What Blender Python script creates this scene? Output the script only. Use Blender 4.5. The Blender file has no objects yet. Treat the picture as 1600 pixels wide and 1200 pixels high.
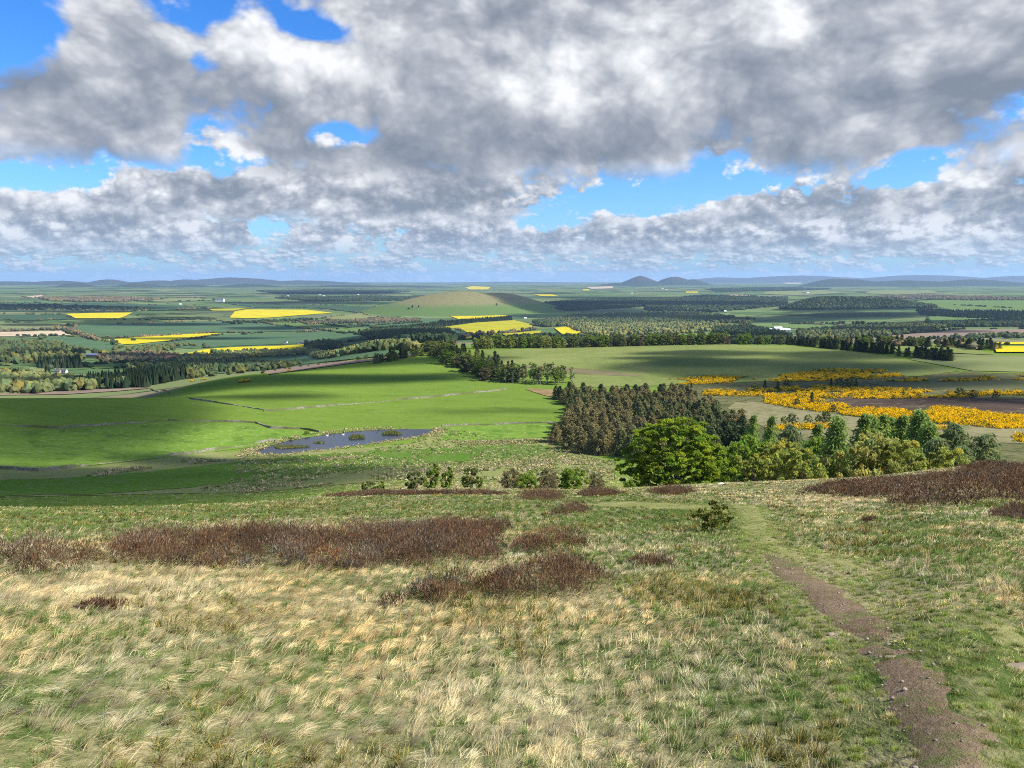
import bpy, bmesh, math, random
import numpy as np
from mathutils import Vector
from mathutils.geometry import delaunay_2d_cdt

# ------------------------------------------------------------------ camera
SC = bpy.context.scene
COL = SC.collection
W, H, F = 1600.0, 1200.0, 1208.0          # photograph's pixels and focal length in pixels
HORIZON = 434.0
PITCH = math.atan((600 - HORIZON) / F)
EYE = 1.65
cam_data = bpy.data.cameras.new('camera')
cam = bpy.data.objects.new('camera', cam_data)
COL.objects.link(cam)
cam_data.sensor_fit = 'HORIZONTAL'
cam_data.sensor_width = 36.0
cam_data.lens = 36.0 * F / W
cam_data.clip_start = 0.1
cam_data.clip_end = 120000.0
cam.location = (0, 0, EYE)
cam.rotation_euler = (math.pi / 2 - PITCH, 0, 0)
SC.camera = cam

# ------------------------------------------------------------------ render / exposure
SC.view_settings.view_transform = 'Standard'
SC.view_settings.look = 'None'
SC.view_settings.gamma = 1.0
SC.view_settings.use_curve_mapping = False
SC.view_settings.exposure = 0.88
SC.render.engine = 'CYCLES'
SC.cycles.max_bounces = 6
SC.cycles.diffuse_bounces = 2
SC.cycles.glossy_bounces = 2
SC.cycles.transmission_bounces = 3
SC.cycles.volume_bounces = 0
SC.cycles.transparent_max_bounces = 24
SC.cycles.use_denoising = False
SC.cycles.filter_width = 1.05
SC.cycles.sample_clamp_indirect = 2.0
SC.cycles.caustics_reflective = False
SC.cycles.caustics_refractive = False

# ------------------------------------------------------------------ sun
SUN_AZ = math.radians(104)                 # clockwise from straight ahead (+Y): from the right
SUN_EL = math.radians(43)
SUN = np.array([math.cos(SUN_EL) * math.sin(SUN_AZ), math.cos(SUN_EL) * math.cos(SUN_AZ), math.sin(SUN_EL)])
sun_data = bpy.data.lights.new('sun', 'SUN')
sun_data.energy = 5.0
sun_data.angle = math.radians(0.53)
sun_data.color = (1.0, 0.95, 0.87)
sun = bpy.data.objects.new('sun', sun_data)
COL.objects.link(sun)
sun.location = (60, -20, 60)
sun.rotation_euler = Vector(SUN).to_track_quat('Z', 'Y').to_euler()


# ------------------------------------------------------------------ node helper
class NT:
    """Small expression builder on a node tree."""
    def __init__(self, tree):
        self.t = tree
    def new(self, kind, **kw):
        n = self.t.nodes.new(kind)
        for k, v in kw.items():
            setattr(n, k, v)
        return n
    def put(self, sock, v):
        if isinstance(v, bpy.types.NodeSocket):
            self.t.links.new(v, sock)
        elif v is not None:
            if sock.type == 'RGBA' and len(v) == 3:
                v = (*v, 1.0)
            sock.default_value = v
    def m(self, op, a, b=None, c=None, clamp=False):
        n = self.new('ShaderNodeMath', operation=op, use_clamp=clamp)
        for s, v in zip(n.inputs, (a, b, c)):
            self.put(s, v)
        return n.outputs[0]
    def add(self, a, b): return self.m('ADD', a, b)
    def sub(self, a, b): return self.m('SUBTRACT', a, b)
    def mul(self, a, b): return self.m('MULTIPLY', a, b)
    def div(self, a, b): return self.m('DIVIDE', a, b)
    def mad(self, a, b, c): return self.m('MULTIPLY_ADD', a, b, c)
    def vec(self, x, y, z):
        n = self.new('ShaderNodeCombineXYZ')
        for s, v in zip(n.inputs, (x, y, z)):
            self.put(s, v)
        return n.outputs[0]
    def vm(self, op, a, b=None, scale=None):
        n = self.new('ShaderNodeVectorMath', operation=op)
        self.put(n.inputs[0], a)
        if b is not None: self.put(n.inputs[1], b)
        if scale is not None: self.put(n.inputs['Scale'], scale)
        return n.outputs['Value'] if op in ('DOT_PRODUCT', 'LENGTH', 'DISTANCE') else n.outputs[0]
    def sep(self, v):
        n = self.new('ShaderNodeSeparateXYZ'); self.put(n.inputs[0], v)
        return n.outputs
    def noise(self, vec, scale=5.0, detail=2.0, rough=0.5, dist=0.0, lac=2.0, color=False):
        n = self.new('ShaderNodeTexNoise')
        if vec is not None: self.put(n.inputs['Vector'], vec)
        self.put(n.inputs['Scale'], scale); self.put(n.inputs['Detail'], detail)
        self.put(n.inputs['Roughness'], rough); self.put(n.inputs['Distortion'], dist)
        self.put(n.inputs['Lacunarity'], lac)
        return n.outputs['Color' if color else 'Fac']
    def remap(self, v, a, b, c=0.0, d=1.0, smooth=False):
        n = self.new('ShaderNodeMapRange')
        n.interpolation_type = 'SMOOTHSTEP' if smooth else 'LINEAR'
        for s, x in zip(n.inputs[:5], (v, a, b, c, d)):
            self.put(s, x)
        return n.outputs[0]
    def mix(self, f, a, b, blend='MIX'):
        n = self.new('ShaderNodeMix', data_type='RGBA', blend_type=blend)
        self.put(n.inputs[0], f); self.put(n.inputs[6], a); self.put(n.inputs[7], b)
        return n.outputs[2]
    def ramp(self, f, stops):
        n = self.new('ShaderNodeValToRGB'); self.put(n.inputs[0], f)
        e = n.color_ramp.elements
        while len(e) > 1: e.remove(e[0])
        e[0].position, e[0].color = stops[0][0], (*stops[0][1], 1)
        for p, c in stops[1:]:
            x = e.new(p); x.color = (*c, 1)
        return n.outputs[0]
    def attr(self, name, out='Color'):
        n = self.new('ShaderNodeAttribute', attribute_name=name)
        return n.outputs[out]


def pix_dir(px, py):
    """Direction through a pixel of the photograph (arrays welcome), not normalised."""
    px = np.asarray(px, float); py = np.asarray(py, float)
    a = (px - W / 2) / F; v = (py - H / 2) / F
    return np.stack([a, math.cos(PITCH) - v * math.sin(PITCH), -math.sin(PITCH) - v * math.cos(PITCH)], -1)


# ------------------------------------------------------------------ sky: a Sky Texture with a broken deck of cumulus
world = bpy.data.worlds.new('World')
SC.world = world
world.use_nodes = True
world.cycles.sampling_method = 'NONE'
wt = world.node_tree
wt.nodes.clear()
g = NT(wt)
sky = g.new('ShaderNodeTexSky', sky_type='NISHITA')
sky.sun_disc = False
sky.sun_elevation = SUN_EL
sky.sun_rotation = SUN_AZ
sky.altitude = 300.0
sky.air_density = 1.0
sky.dust_density = 0.4
sky.ozone_density = 2.5
SKY_STRENGTH = 0.10
tc = g.new('ShaderNodeTexCoord')
dx, dy, dz = g.sep(tc.outputs['Generated'])
hyp = g.m('SQRT', g.add(g.mul(dx, dx), g.mul(dy, dy)))
el = g.div(dz, hyp)                         # tangent of elevation
az = g.m('ARCTAN2', dx, dy)                 # azimuth from straight ahead


def sky_blob(px, py, rx, ry, amp, tilt=0.0):
    """A soft ellipse on the sky, given by where it stands in the photograph: azimuth, elevation and two radii."""
    d = pix_dir(px, py)
    a0 = math.atan2(d[0], d[1]); e0 = d[2] / math.hypot(d[0], d[1])
    ca, sa = math.cos(tilt), math.sin(tilt)
    u = g.mul(g.sub(az, a0), F / rx); v = g.mul(g.sub(el, e0), F / ry)
    if tilt:
        u, v = g.add(g.mul(u, ca), g.mul(v, sa)), g.sub(g.mul(v, ca), g.mul(u, sa))
    q = g.add(g.mul(u, u), g.mul(v, v))
    return g.mul(g.m('EXPONENT', g.mul(q, -1.0)), amp)


def sky_sum(blobs):
    s = None
    for b in blobs:
        e = sky_blob(*b)
        s = e if s is None else g.add(s, e)
    return s
# where the deck breaks (negative) and where it closes (positive)
HI = sky_sum([
    (50, 30, 60, 45, -.30), (40, 85, 45, 30, -.2), (285, 12, 55, 36, -.32), (365, 14, 36, 18, -.16), (420, 70, 60, 30, .10), (395, 8, 30, 20, .08), (500, 44, 42, 18, -.34), (445, 30, 40, 20, -.12), (315, 92, 26, 22, -.26),
    (318, 205, 44, 26, -.30, .5), (310, 245, 75, 20, -.22), (210, 265, 60, 16, -.2), (40, 276, 70, 15, -.34), (525, 205, 40, 18, -.30, -.6), (400, 250, 28, 14, -.2),
    (1030, 305, 130, 22, -.34, .2), (900, 335, 100, 18, -.3), (1150, 262, 50, 18, -.34, -.4), (1230, 300, 50, 20, -.34), (1425, 250, 56, 18, -.44), (1420, 285, 60, 14, -.25),
    (60, 120, 90, 40, .14), (120, 225, 150, 30, .12),
    (700, 5, 170, 30, .16), (1050, 0, 200, 50, .2), (1400, 5, 240, 60, .2), (150, 25, 80, 30, .18), (20, 140, 70, 40, .12), (620, 60, 60, 50, .12),
    (150, 190, 140, 75, .20), (190, 90, 90, 60, .12), (440, 140, 110, 90, .20), (700, 130, 190, 130, .24), (1000, 130, 260, 120, .28), (1420, 120, 240, 110, .30),
    (470, 250, 70, 34, .16), (800, 265, 120, 30, .22), (1260, 250, 90, 22, .20), (1540, 285, 80, 40, .26), (640, 280, 120, 40, .16),
])
LO = sky_sum([
    (310, 250, 70, 22, -.25), (50, 280, 70, 18, -.30), (415, 352, 32, 12, -.28), (1000, 318, 110, 20, -.30), (860, 348, 60, 14, -.26), (1150, 285, 110, 20, -.26), (1410, 280, 60, 22, -.25),
    (640, 290, 160, 40, .2), (60, 345, 160, 34, .16), (1530, 350, 140, 40, .2), (940, 372, 150, 18, .14), (1150, 352, 130, 14, .12),
    (130, 320, 140, 30, .16), (320, 310, 110, 34, .16), (560, 300, 60, 40, .18), (680, 340, 150, 32, .18), (1175, 328, 62, 15, .34), (962, 346, 52, 14, .32),
    (1350, 330, 180, 36, .22), (250, 385, 330, 26, .10), (1200, 378, 420, 24, .14), (800, 395, 300, 20, .05),
])
# lighter and darker parts of the deck
TONE = sky_sum([
    (880, 85, 85, 55, .30), (560, 85, 60, 40, .34), (450, 85, 80, 40, .22), (1120, 25, 100, 40, .24), (1380, 60, 110, 45, .20), (1210, 60, 80, 60, .12), (90, 205, 110, 36, .30), (130, 130, 30, 24, .25),
    (700, 110, 60, 34, .10), (1010, 190, 120, 50, .06), (430, 215, 40, 24, .16), (940, 262, 120, 14, .24), (770, 275, 60, 18, .22),
    (450, 265, 80, 26, -.28), (110, 250, 110, 24, -.34), (760, 62, 60, 44, -.34), (700, 20, 150, 30, -.18), (1270, 130, 70, 50, -.08), (1490, 150, 140, 50, -.24), (820, 225, 200, 34, -.26),
    (1290, 232, 190, 26, -.22), (860, 300, 130, 12, -.30), (1230, 275, 60, 12, -.24), (1540, 312, 90, 18, -.28), (660, 250, 90, 40, -.16), (1340, 200, 120, 18, .10), (1540, 245, 60, 16, .16),
])
TONE_LO = sky_sum([
    (565, 278, 28, 20, .55), (415, 372, 24, 8, .5), (180, 290, 70, 16, .3), (250, 325, 80, 12, .25), (1180, 320, 60, 9, .3), (965, 338, 46, 8, .3), (20, 300, 30, 8, .4),
    (680, 300, 70, 24, -.3), (300, 318, 80, 14, -.12), (1180, 340, 60, 7, -.2), (620, 350, 80, 9, .18),
])
ctr = g.noise(g.vec(g.mul(az, 3.0), g.mul(el, 5.0), 4.4), 1.0, 4, .55, color=True)
w1, w2, w3 = g.sep(ctr)


def deck(sx, sy, z, cov, tone, thr, soft, k_small, k_big, warp):
    """One bank of cumulus: returns opacity and brightness."""
    u = g.mad(g.sub(w1, .5), warp, g.mul(az, sx)); v = g.mad(g.sub(w2, .5), warp, g.mul(el, sy))
    def field(du, dv, det):
        q = g.vec(g.add(u, du), g.add(v, dv), z)
        n = g.noise(q, 1.0, det, .60)
        vo = g.new('ShaderNodeTexVoronoi', voronoi_dimensions='2D', feature='F1')
        g.put(vo.inputs['Vector'], q); g.put(vo.inputs['Scale'], 2.6); g.put(vo.inputs['Detail'], 3.0)
        g.put(vo.inputs['Roughness'], .55); g.put(vo.inputs['Lacunarity'], 2.2)
        return g.mad(g.sub(.45, vo.outputs['Distance']), .29, n)
    d0 = field(0, 0, 9)
    d1 = field(.045, .085, 7)
    d2 = field(.10, .34, 3)
    dens = g.sub(g.add(d0, cov), thr)
    a = g.remap(dens, 0.0, soft, 0, 1, True)
    lit = g.mad(g.sub(d0, d1), k_small, .43)
    lit = g.mad(g.sub(d0, d2), k_big, lit)
    lit = g.add(lit, g.mul(tone, .9))
    lit = g.add(lit, g.remap(dens, 0.0, .10, .22, 0.0))      # thin rims let the light through
    lit = g.m('MINIMUM', g.m('MAXIMUM', lit, 0.0), 1.0)
    return a, lit


RAMP = [(0.0, (.25, .295, .37)), (.25, (.345, .385, .455)), (.5, (.50, .535, .60)), (.75, (.76, .785, .83)), (1.0, (1.05, 1.06, 1.09))]
far = g.m('EXPONENT', g.mul(g.m('MAXIMUM', el, 0.0), -17.0))
gm = g.new('ShaderNodeHueSaturation')
g.put(gm.inputs['Saturation'], 1.30); g.put(gm.inputs['Value'], 1.0)
g.put(gm.inputs['Color'], sky.outputs[0])
K = .52 / SKY_STRENGTH
blue = g.mix(1.0, gm.outputs[0], (.50, .78, 1.12), 'MULTIPLY')
haze_blue = tuple(c * K for c in (.36, .585, .86))
blue = g.mix(g.mul(far, .85), blue, haze_blue)
out = blue
a0, l0 = deck(16.0, 38.0, 8.1, LO, TONE_LO, .315, .14, 2.4, 1.2, .25)     # the farthest bank, flat against the horizon
c0 = g.vm('SCALE', g.mix(.30, g.ramp(g.add(l0, .10), RAMP), (.42, .60, .84)), scale=K)
out = g.mix(g.mul(g.m('MULTIPLY', a0, g.remap(el, .11, .05, 0, .95, True)), g.mad(far, -.22, 1.0)), out, c0)
a1, l1 = deck(9.5, 14.5, 2.3, LO, TONE_LO, .335, .11, 2.0, 1.5, .30)     # small heaps above it
c1 = g.vm('SCALE', g.mix(g.mul(far, .62), g.ramp(g.add(l1, .06), RAMP), (.40, .56, .80)), scale=K)
out = g.mix(g.mul(g.m('MULTIPLY', a1, g.remap(el, .15, .11, 0, 1, True)), g.remap(el, .018, .05, 0, 1, True)), out, c1)
a3, l3 = deck(5.6, 8.0, 6.6, LO, TONE_LO, .350, .11, 1.8, 1.5, .30)      # larger heaps nearer by
c3 = g.vm('SCALE', g.mix(g.mul(far, .40), g.ramp(g.add(l3, .05), RAMP), (.40, .56, .80)), scale=K)
out = g.mix(g.mul(g.m('MULTIPLY', a3, g.remap(el, .21, .16, 0, 1, True)), g.remap(el, .055, .09, 0, 1, True)), out, c3)
a2, l2 = deck(3.3, 4.2, 5.7, HI, TONE, .325, .20, 1.1, 1.05, .30)        # the near bank overhead
c2 = g.vm('SCALE', g.ramp(l2, RAMP), scale=K)
out = g.mix(g.mul(a2, g.remap(el, .10, .15, 0, 1, True)), out, c2)
bg = g.new('ShaderNodeBackground')
g.put(bg.inputs[0], out); g.put(bg.inputs[1], SKY_STRENGTH)
wo = g.new('ShaderNodeOutputWorld')
wt.links.new(bg.outputs[0], wo.inputs[0])
# ------------------------------------------------------------------ general mesh helpers
rng = np.random.default_rng(11)
random.seed(11)


def tag(o, label, cat=None, group=None, kind=None):
    o['label'] = label
    if cat: o['category'] = cat
    if group: o['group'] = group
    if kind: o['kind'] = kind
    return o


def make_mesh(name, verts, faces, mats=(), midx=None, col=None, smooth=False, attrs=None):
    """faces: array (n,3) or (n,4), or a list of such arrays."""
    if isinstance(faces, np.ndarray): faces = [faces]
    faces = [f for f in faces if len(f)]
    me = bpy.data.meshes.new(name)
    verts = np.ascontiguousarray(verts, np.float32)
    me.vertices.add(len(verts)); me.vertices.foreach_set('co', verts.ravel())
    loops = np.concatenate([f.ravel() for f in faces]).astype(np.int32)
    tot = np.concatenate([np.full(len(f), f.shape[1], np.int32) for f in faces])
    start = np.concatenate([[0], np.cumsum(tot)[:-1]]).astype(np.int32)
    me.loops.add(len(loops)); me.loops.foreach_set('vertex_index', loops)
    me.polygons.add(len(tot)); me.polygons.foreach_set('loop_start', start)
    me.polygons.foreach_set('use_smooth', np.full(len(tot), bool(smooth)))
    for m in mats: me.materials.append(m)
    if midx is not None: me.polygons.foreach_set('material_index', np.asarray(midx, np.int32))
    if col is not None:
        a = me.attributes.new('tint', 'FLOAT_COLOR', 'POINT')
        c = np.ones((len(verts), 4), np.float32); c[:, :col.shape[1]] = col
        a.data.foreach_set('color', c.ravel())
    for k, v in (attrs or {}).items():
        a = me.attributes.new(k, 'FLOAT', 'POINT'); a.data.foreach_set('value', np.asarray(v, np.float32))
    me.update(); me.validate()
    return me


def add_obj(name, me, parent=None, loc=None):
    o = bpy.data.objects.new(name, me)
    COL.objects.link(o)
    if parent is not None: o.parent = parent
    if loc is not None: o.location = loc
    return o


def empty(name, loc, rz=0.0, s=1.0):
    o = bpy.data.objects.new(name, None)
    COL.objects.link(o)
    o.empty_display_size = 0.5
    o.location = loc; o.rotation_euler = (0, 0, rz); o.scale = (s, s, s) if np.isscalar(s) else s
    return o


def material(name):
    m = bpy.data.materials.new(name)
    m.use_nodes = True
    m.node_tree.nodes.clear()
    n = NT(m.node_tree)
    out = n.new('ShaderNodeOutputMaterial')
    return m, n, out


def principled(n, out, color, rough=.9, spec=.1, **kw):
    b = n.new('ShaderNodeBsdfPrincipled')
    n.put(b.inputs['Base Color'], color); n.put(b.inputs['Roughness'], rough); n.put(b.inputs['Specular IOR Level'], spec)
    for k, v in kw.items(): n.put(b.inputs[k.replace('_', ' ')], v)
    n.t.links.new(b.outputs[0], out.inputs[0])
    return b


def mat_plain(name, c, rough=.85, spec=.15, var=.15, scale=3.0):
    m, n, out = material(name)
    tcn = n.new('ShaderNodeTexCoord')
    f = n.noise(tcn.outputs['Object'], scale, 4, .6)
    k = n.remap(f, .3, .7, 1 - var, 1 + var)
    principled(n, out, n.vm('SCALE', tuple(c), scale=k), rough, spec)
    return m


def leaf_mat(name, c, var=.25, trans=.35, attr=True, warm=None):
    """Leaves, blades and twigs: diffuse and a little translucent; 'tint' holds each clump's own hue."""
    m, n, out = material(name)
    colr = n.attr('tint') if attr else None
    base = n.mix(1.0, tuple(c), colr, 'MULTIPLY') if attr else tuple(c)
    d = n.new('ShaderNodeBsdfDiffuse'); n.put(d.inputs[0], base)
    t = n.new('ShaderNodeBsdfTranslucent'); n.put(t.inputs[0], base)
    mx = n.new('ShaderNodeMixShader'); n.put(mx.inputs[0], trans)
    n.t.links.new(d.outputs[0], mx.inputs[1]); n.t.links.new(t.outputs[0], mx.inputs[2])
    n.t.links.new(mx.outputs[0], out.inputs[0])
    return m


# ------------------------------------------------------------------ value noise for numpy
class VNoise:
    def __init__(self, seed):
        self.p = np.random.default_rng(seed).random((256, 256))
    def __call__(self, x, y, octaves=4, gain=.5):
        x = np.asarray(x, float); y = np.asarray(y, float)
        r = 0; a = 1; s = 0
        for _ in range(octaves):
            xi = np.floor(x).astype(int); yi = np.floor(y).astype(int)
            fx = x - xi; fy = y - yi
            fx = fx * fx * (3 - 2 * fx); fy = fy * fy * (3 - 2 * fy)
            g00 = self.p[xi & 255, yi & 255]; g10 = self.p[(xi + 1) & 255, yi & 255]
            g01 = self.p[xi & 255, (yi + 1) & 255]; g11 = self.p[(xi + 1) & 255, (yi + 1) & 255]
            r = r + a * ((g00 * (1 - fx) + g10 * fx) * (1 - fy) + (g01 * (1 - fx) + g11 * fx) * fy)
            s += a; a *= gain; x = x * 2.03 + 17.1; y = y * 2.03 + 5.3
        return r / s


vn = VNoise(3); vn2 = VNoise(4)

# ------------------------------------------------------------------ the lie of the land
# Along nine bearings from the hilltop: ('p', row of the photograph, distance) or ('z', height, distance)
FARP = [('p', 500, 3480), ('p', 480, 4950), ('p', 470, 6300), ('p', 460, 8700), ('p', 452, 12500), ('p', 447, 17500), ('p', 443.5, 25000), ('p', 441, 40000)]
LEFT = [('p', 1200, 3.9), ('p', 1000, 6.6), ('p', 900, 9.8), ('p', 850, 13.3), ('p', 830, 16), ('p', 810, 22), ('p', 797, 38), ('z', -25.5, 80), ('z', -44.3, 150),
        ('p', 770, 200), ('p', 740, 250), ('p', 720, 286), ('p', 700, 319), ('p', 680, 345), ('p', 660, 374), ('p', 640, 410), ('p', 622, 452), ('z', -74, 490),
        ('p', 608, 860), ('p', 600, 960), ('p', 580, 1230), ('p', 560, 1580), ('p', 540, 2060), ('p', 520, 2700)] + FARP
MIDL = [('p', 1200, 3.9), ('p', 1000, 6.5), ('p', 900, 9.7), ('p', 850, 13.1), ('p', 830, 15.9), ('p', 810, 21), ('p', 790, 32), ('p', 783, 45), ('z', -21.8, 72), ('z', -41.6, 145),
        ('p', 765, 195), ('p', 740, 245), ('p', 720, 284), ('p', 700, 319), ('p', 680, 345), ('p', 660, 374), ('p', 640, 410), ('p', 620, 454), ('p', 600, 508), ('p', 583, 566), ('z', -71, 610),
        ('p', 576, 1250), ('p', 560, 1600), ('p', 540, 2080), ('p', 520, 2720)] + FARP
MID = [('p', 1200, 3.9), ('p', 1000, 6.5), ('p', 900, 9.6), ('p', 850, 13), ('p', 830, 15.7), ('p', 810, 20), ('p', 790, 27.5), ('p', 775, 38), ('p', 767, 52), ('p', 763, 95),
       ('p', 757, 150), ('p', 745, 200), ('p', 730, 240), ('p', 715, 282), ('p', 700, 319), ('p', 680, 345), ('p', 660, 374), ('p', 640, 410), ('p', 620, 454), ('p', 600, 509),
       ('p', 580, 579), ('p', 560, 668), ('p', 547, 760), ('z', -70.5, 820), ('z', -112, 1400), ('p', 521, 2150), ('p', 510, 2850)] + FARP
MIDR = [('p', 1200, 3.9), ('p', 1000, 6.5), ('p', 900, 9.5), ('p', 850, 13), ('p', 820, 17.5), ('p', 800, 22.5), ('p', 780, 31), ('p', 766, 44), ('p', 757, 58), ('z', -30.5, 110), ('z', -45.5, 170),
        ('p', 730, 235), ('p', 715, 275), ('p', 700, 313), ('p', 680, 342), ('p', 660, 374), ('p', 640, 410), ('p', 620, 454), ('p', 600, 509),
        ('p', 580, 579), ('p', 560, 668), ('p', 545, 775), ('p', 538, 850), ('z', -74, 900), ('z', -120, 1500), ('p', 519, 2250), ('p', 508, 2900)] + FARP
RIGHT = [('p', 1200, 4), ('p', 1000, 6.5), ('p', 900, 9.5), ('p', 850, 13.3), ('p', 820, 18), ('p', 800, 23), ('p', 780, 31), ('p', 760, 44), ('p', 747, 60), ('z', -31.5, 112), ('z', -43, 165),
         ('p', 712, 232), ('p', 690, 285), ('p', 670, 328), ('p', 650, 375), ('p', 630, 425), ('p', 612, 474), ('p', 600, 512),
         ('p', 580, 582), ('p', 560, 675), ('p', 548, 770), ('p', 538, 900), ('z', -80, 980), ('z', -118, 1550), ('p', 520, 2250), ('p', 508, 2950)] + FARP
FARR = [('p', 1200, 4), ('p', 1000, 6.4), ('p', 900, 9.3), ('p', 850, 13), ('p', 820, 17.5), ('p', 790, 24), ('p', 765, 34), ('p', 745, 47), ('p', 732, 62), ('z', -31, 115), ('z', -42, 165),
        ('p', 706, 232), ('p', 686, 285), ('p', 666, 330), ('p', 648, 375), ('p', 628, 425), ('p', 610, 474), ('p', 598, 515),
        ('p', 580, 585), ('p', 562, 675), ('p', 552, 760), ('p', 540, 910), ('z', -79, 1000), ('z', -110, 1500), ('p', 522, 2200), ('p', 509, 2900)] + FARP
COLUMNS = [(-60, LEFT), (60, LEFT), (420, MIDL), (640, MID), (880, MID), (1100, MIDR), (1350, RIGHT), (1600, FARR), (1700, FARR)]


def pchip_slopes(x, y):
    h = np.diff(x); d = np.diff(y) / h
    m = np.zeros_like(y)
    for i in range(1, len(x) - 1):
        if d[i - 1] * d[i] > 0:
            w1 = 2 * h[i] + h[i - 1]; w2 = h[i] + 2 * h[i - 1]
            m[i] = (w1 + w2) / (w1 / d[i - 1] + w2 / d[i])
    m[0], m[-1] = d[0], d[-1]
    return m


LR = np.linspace(math.log(2.2), math.log(60000), 1400)


def column_profile(px, pts):
    lr, sl = [], []
    for kind, v, r in pts:
        if kind == 'p':
            d = pix_dir(px if -100 < px < 1700 else np.clip(px, 0, 1600), v); t = float(d[2] / math.hypot(d[0], d[1]))
        else:
            t = (v - EYE) / r
        lr.append(math.log(r)); sl.append(t)
    # under the feet: carry the near slope on to a level top
    r1 = math.exp(lr[0]); z1 = EYE + sl[0] * r1
    near = 2.2
    lr.insert(0, math.log(near)); sl.insert(0, (z1 * .5 - EYE) / near)
    x = np.array(lr); y = np.array(sl)
    mm = pchip_slopes(x, y)
    i = np.clip(np.searchsorted(x, LR) - 1, 0, len(x) - 2)
    h = x[i + 1] - x[i]; t = np.clip((LR - x[i]) / h, 0, 1)
    return ((1 + 2 * t) * (1 - t) ** 2) * y[i] + t * (1 - t) ** 2 * h * mm[i] + t * t * (3 - 2 * t) * y[i + 1] + t * t * (t - 1) * h * mm[i + 1]


_az = np.array([math.atan2(*(pix_dir(px, 600)[:2])) for px, _ in COLUMNS])
_prof = np.array([column_profile(px, p) for px, p in COLUMNS])
# bearings between the nine: smooth interpolation, laid down once on a fine fan
FAN = np.linspace(_az[0], _az[-1], 400)
_tab = np.empty((len(FAN), len(LR)))
_mk = [pchip_slopes(_az, _prof[:, j]) for j in range(len(LR))]
_mk = np.array(_mk).T
_i = np.clip(np.searchsorted(_az, FAN) - 1, 0, len(_az) - 2)
_h = (_az[_i + 1] - _az[_i])[:, None]; _t = np.clip((FAN - _az[_i])[:, None] / _h, 0, 1)
_tab = ((1 + 2 * _t) * (1 - _t) ** 2) * _prof[_i] + _t * (1 - _t) ** 2 * _h * _mk[_i] + _t * _t * (3 - 2 * _t) * _prof[_i + 1] + _t * _t * (_t - 1) * _h * _mk[_i + 1]


def lonlat(px, py, r):
    d = pix_dir(px, py); k = r / math.hypot(d[0], d[1])
    return float(d[0] * k), float(d[1] * k)


def ground(x, y):
    """Height of the land, without the separate hills."""
    x = np.asarray(x, float); y = np.asarray(y, float)
    r = np.hypot(x, y); a = np.arctan2(x, y)
    fa = np.clip((a - FAN[0]) / (FAN[1] - FAN[0]), 0, len(FAN) - 1.001)
    fr = np.clip((np.log(np.maximum(r, 1e-3)) - LR[0]) / (LR[1] - LR[0]), 0, len(LR) - 1.001)
    ia = fa.astype(int); ir = fr.astype(int); ta = fa - ia; tr = fr - ir
    s = (_tab[ia, ir] * (1 - ta) + _tab[ia + 1, ir] * ta) * (1 - tr) + (_tab[ia, ir + 1] * (1 - ta) + _tab[ia + 1, ir + 1] * ta) * tr
    z = EYE + s * r
    z0 = EYE + _tab[ia, 0] * math.exp(LR[0])
    k = np.clip(r / math.exp(LR[0]), 0, 1)
    z = np.where(k < 1, z0 * k * k, z)
    # gentle relief of its own: hummocks on the hill, rolls in the valley
    amp = np.clip(r - 1.5, 0, 6) / 6 * .16 * np.clip((60 - r) / 30, 0, 1)
    z = z + amp * (vn(x * .55, y * .55, 3) - .5)
    amp2 = np.clip((r - 110) / 300, 0, 1) * np.clip(r * .0014, 0, 7) * np.where(r < 760, .55, 1.0)
    z = z + amp2 * (vn2(x / (110 + r * .08) + 40, y / (110 + r * .08) + 40, 3) - .5)
    return z


def hit(px, py, rmin=3.0, rmax=60000.0):
    """Where the line of sight through (px,py) of the photograph meets the land."""
    px = np.atleast_1d(np.asarray(px, float)); py = np.atleast_1d(np.asarray(py, float))
    d = pix_dir(px, py); hx = np.hypot(d[:, 0], d[:, 1])
    ux, uy, t = d[:, 0] / hx, d[:, 1] / hx, d[:, 2] / hx
    rr = np.exp(np.linspace(math.log(rmin), math.log(rmax), 2600))
    X = ux[:, None] * rr; Y = uy[:, None] * rr
    below = ground(X, Y) > EYE + t[:, None] * rr
    i = np.where(below.any(1), below.argmax(1), len(rr) - 1)
    lo = rr[np.maximum(i - 1, 0)]; hi = rr[i]
    for _ in range(18):
        m = (lo + hi) / 2
        b = ground(ux * m, uy * m) > EYE + t * m
        hi = np.where(b, m, hi); lo = np.where(b, lo, m)
    r = (lo + hi) / 2
    return np.stack([ux * r, uy * r], -1)


def at_range(px, r):
    """A spot on the land at bearing px (a column of the photograph, on the horizon) and distance r."""
    d = pix_dir(px, HORIZON); k = r / np.hypot(d[..., 0], d[..., 1])
    x, y = d[..., 0] * k, d[..., 1] * k
    return x, y


def to_pix(x, y, z):
    """Pixel of the photograph at which a point of the place is seen."""
    z = np.asarray(z) - EYE
    dep = y * math.cos(PITCH) - z * math.sin(PITCH); upv = y * math.sin(PITCH) + z * math.cos(PITCH)
    dep = np.where(dep > .05, dep, .05)
    return W / 2 + F * x / dep, H / 2 - F * upv / dep


def in_poly(x, y, poly):
    poly = np.asarray(poly); inside = np.zeros(np.shape(x), bool)
    x0, y0 = poly[:, 0], poly[:, 1]; x1, y1 = np.roll(x0, -1), np.roll(y0, -1)
    for a, b, c, d in zip(x0, y0, x1, y1):
        cond = ((b > y) != (d > y)) & (x < (c - a) * (y - b) / (d - b + 1e-12) + a)
        inside ^= cond
    return inside


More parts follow.
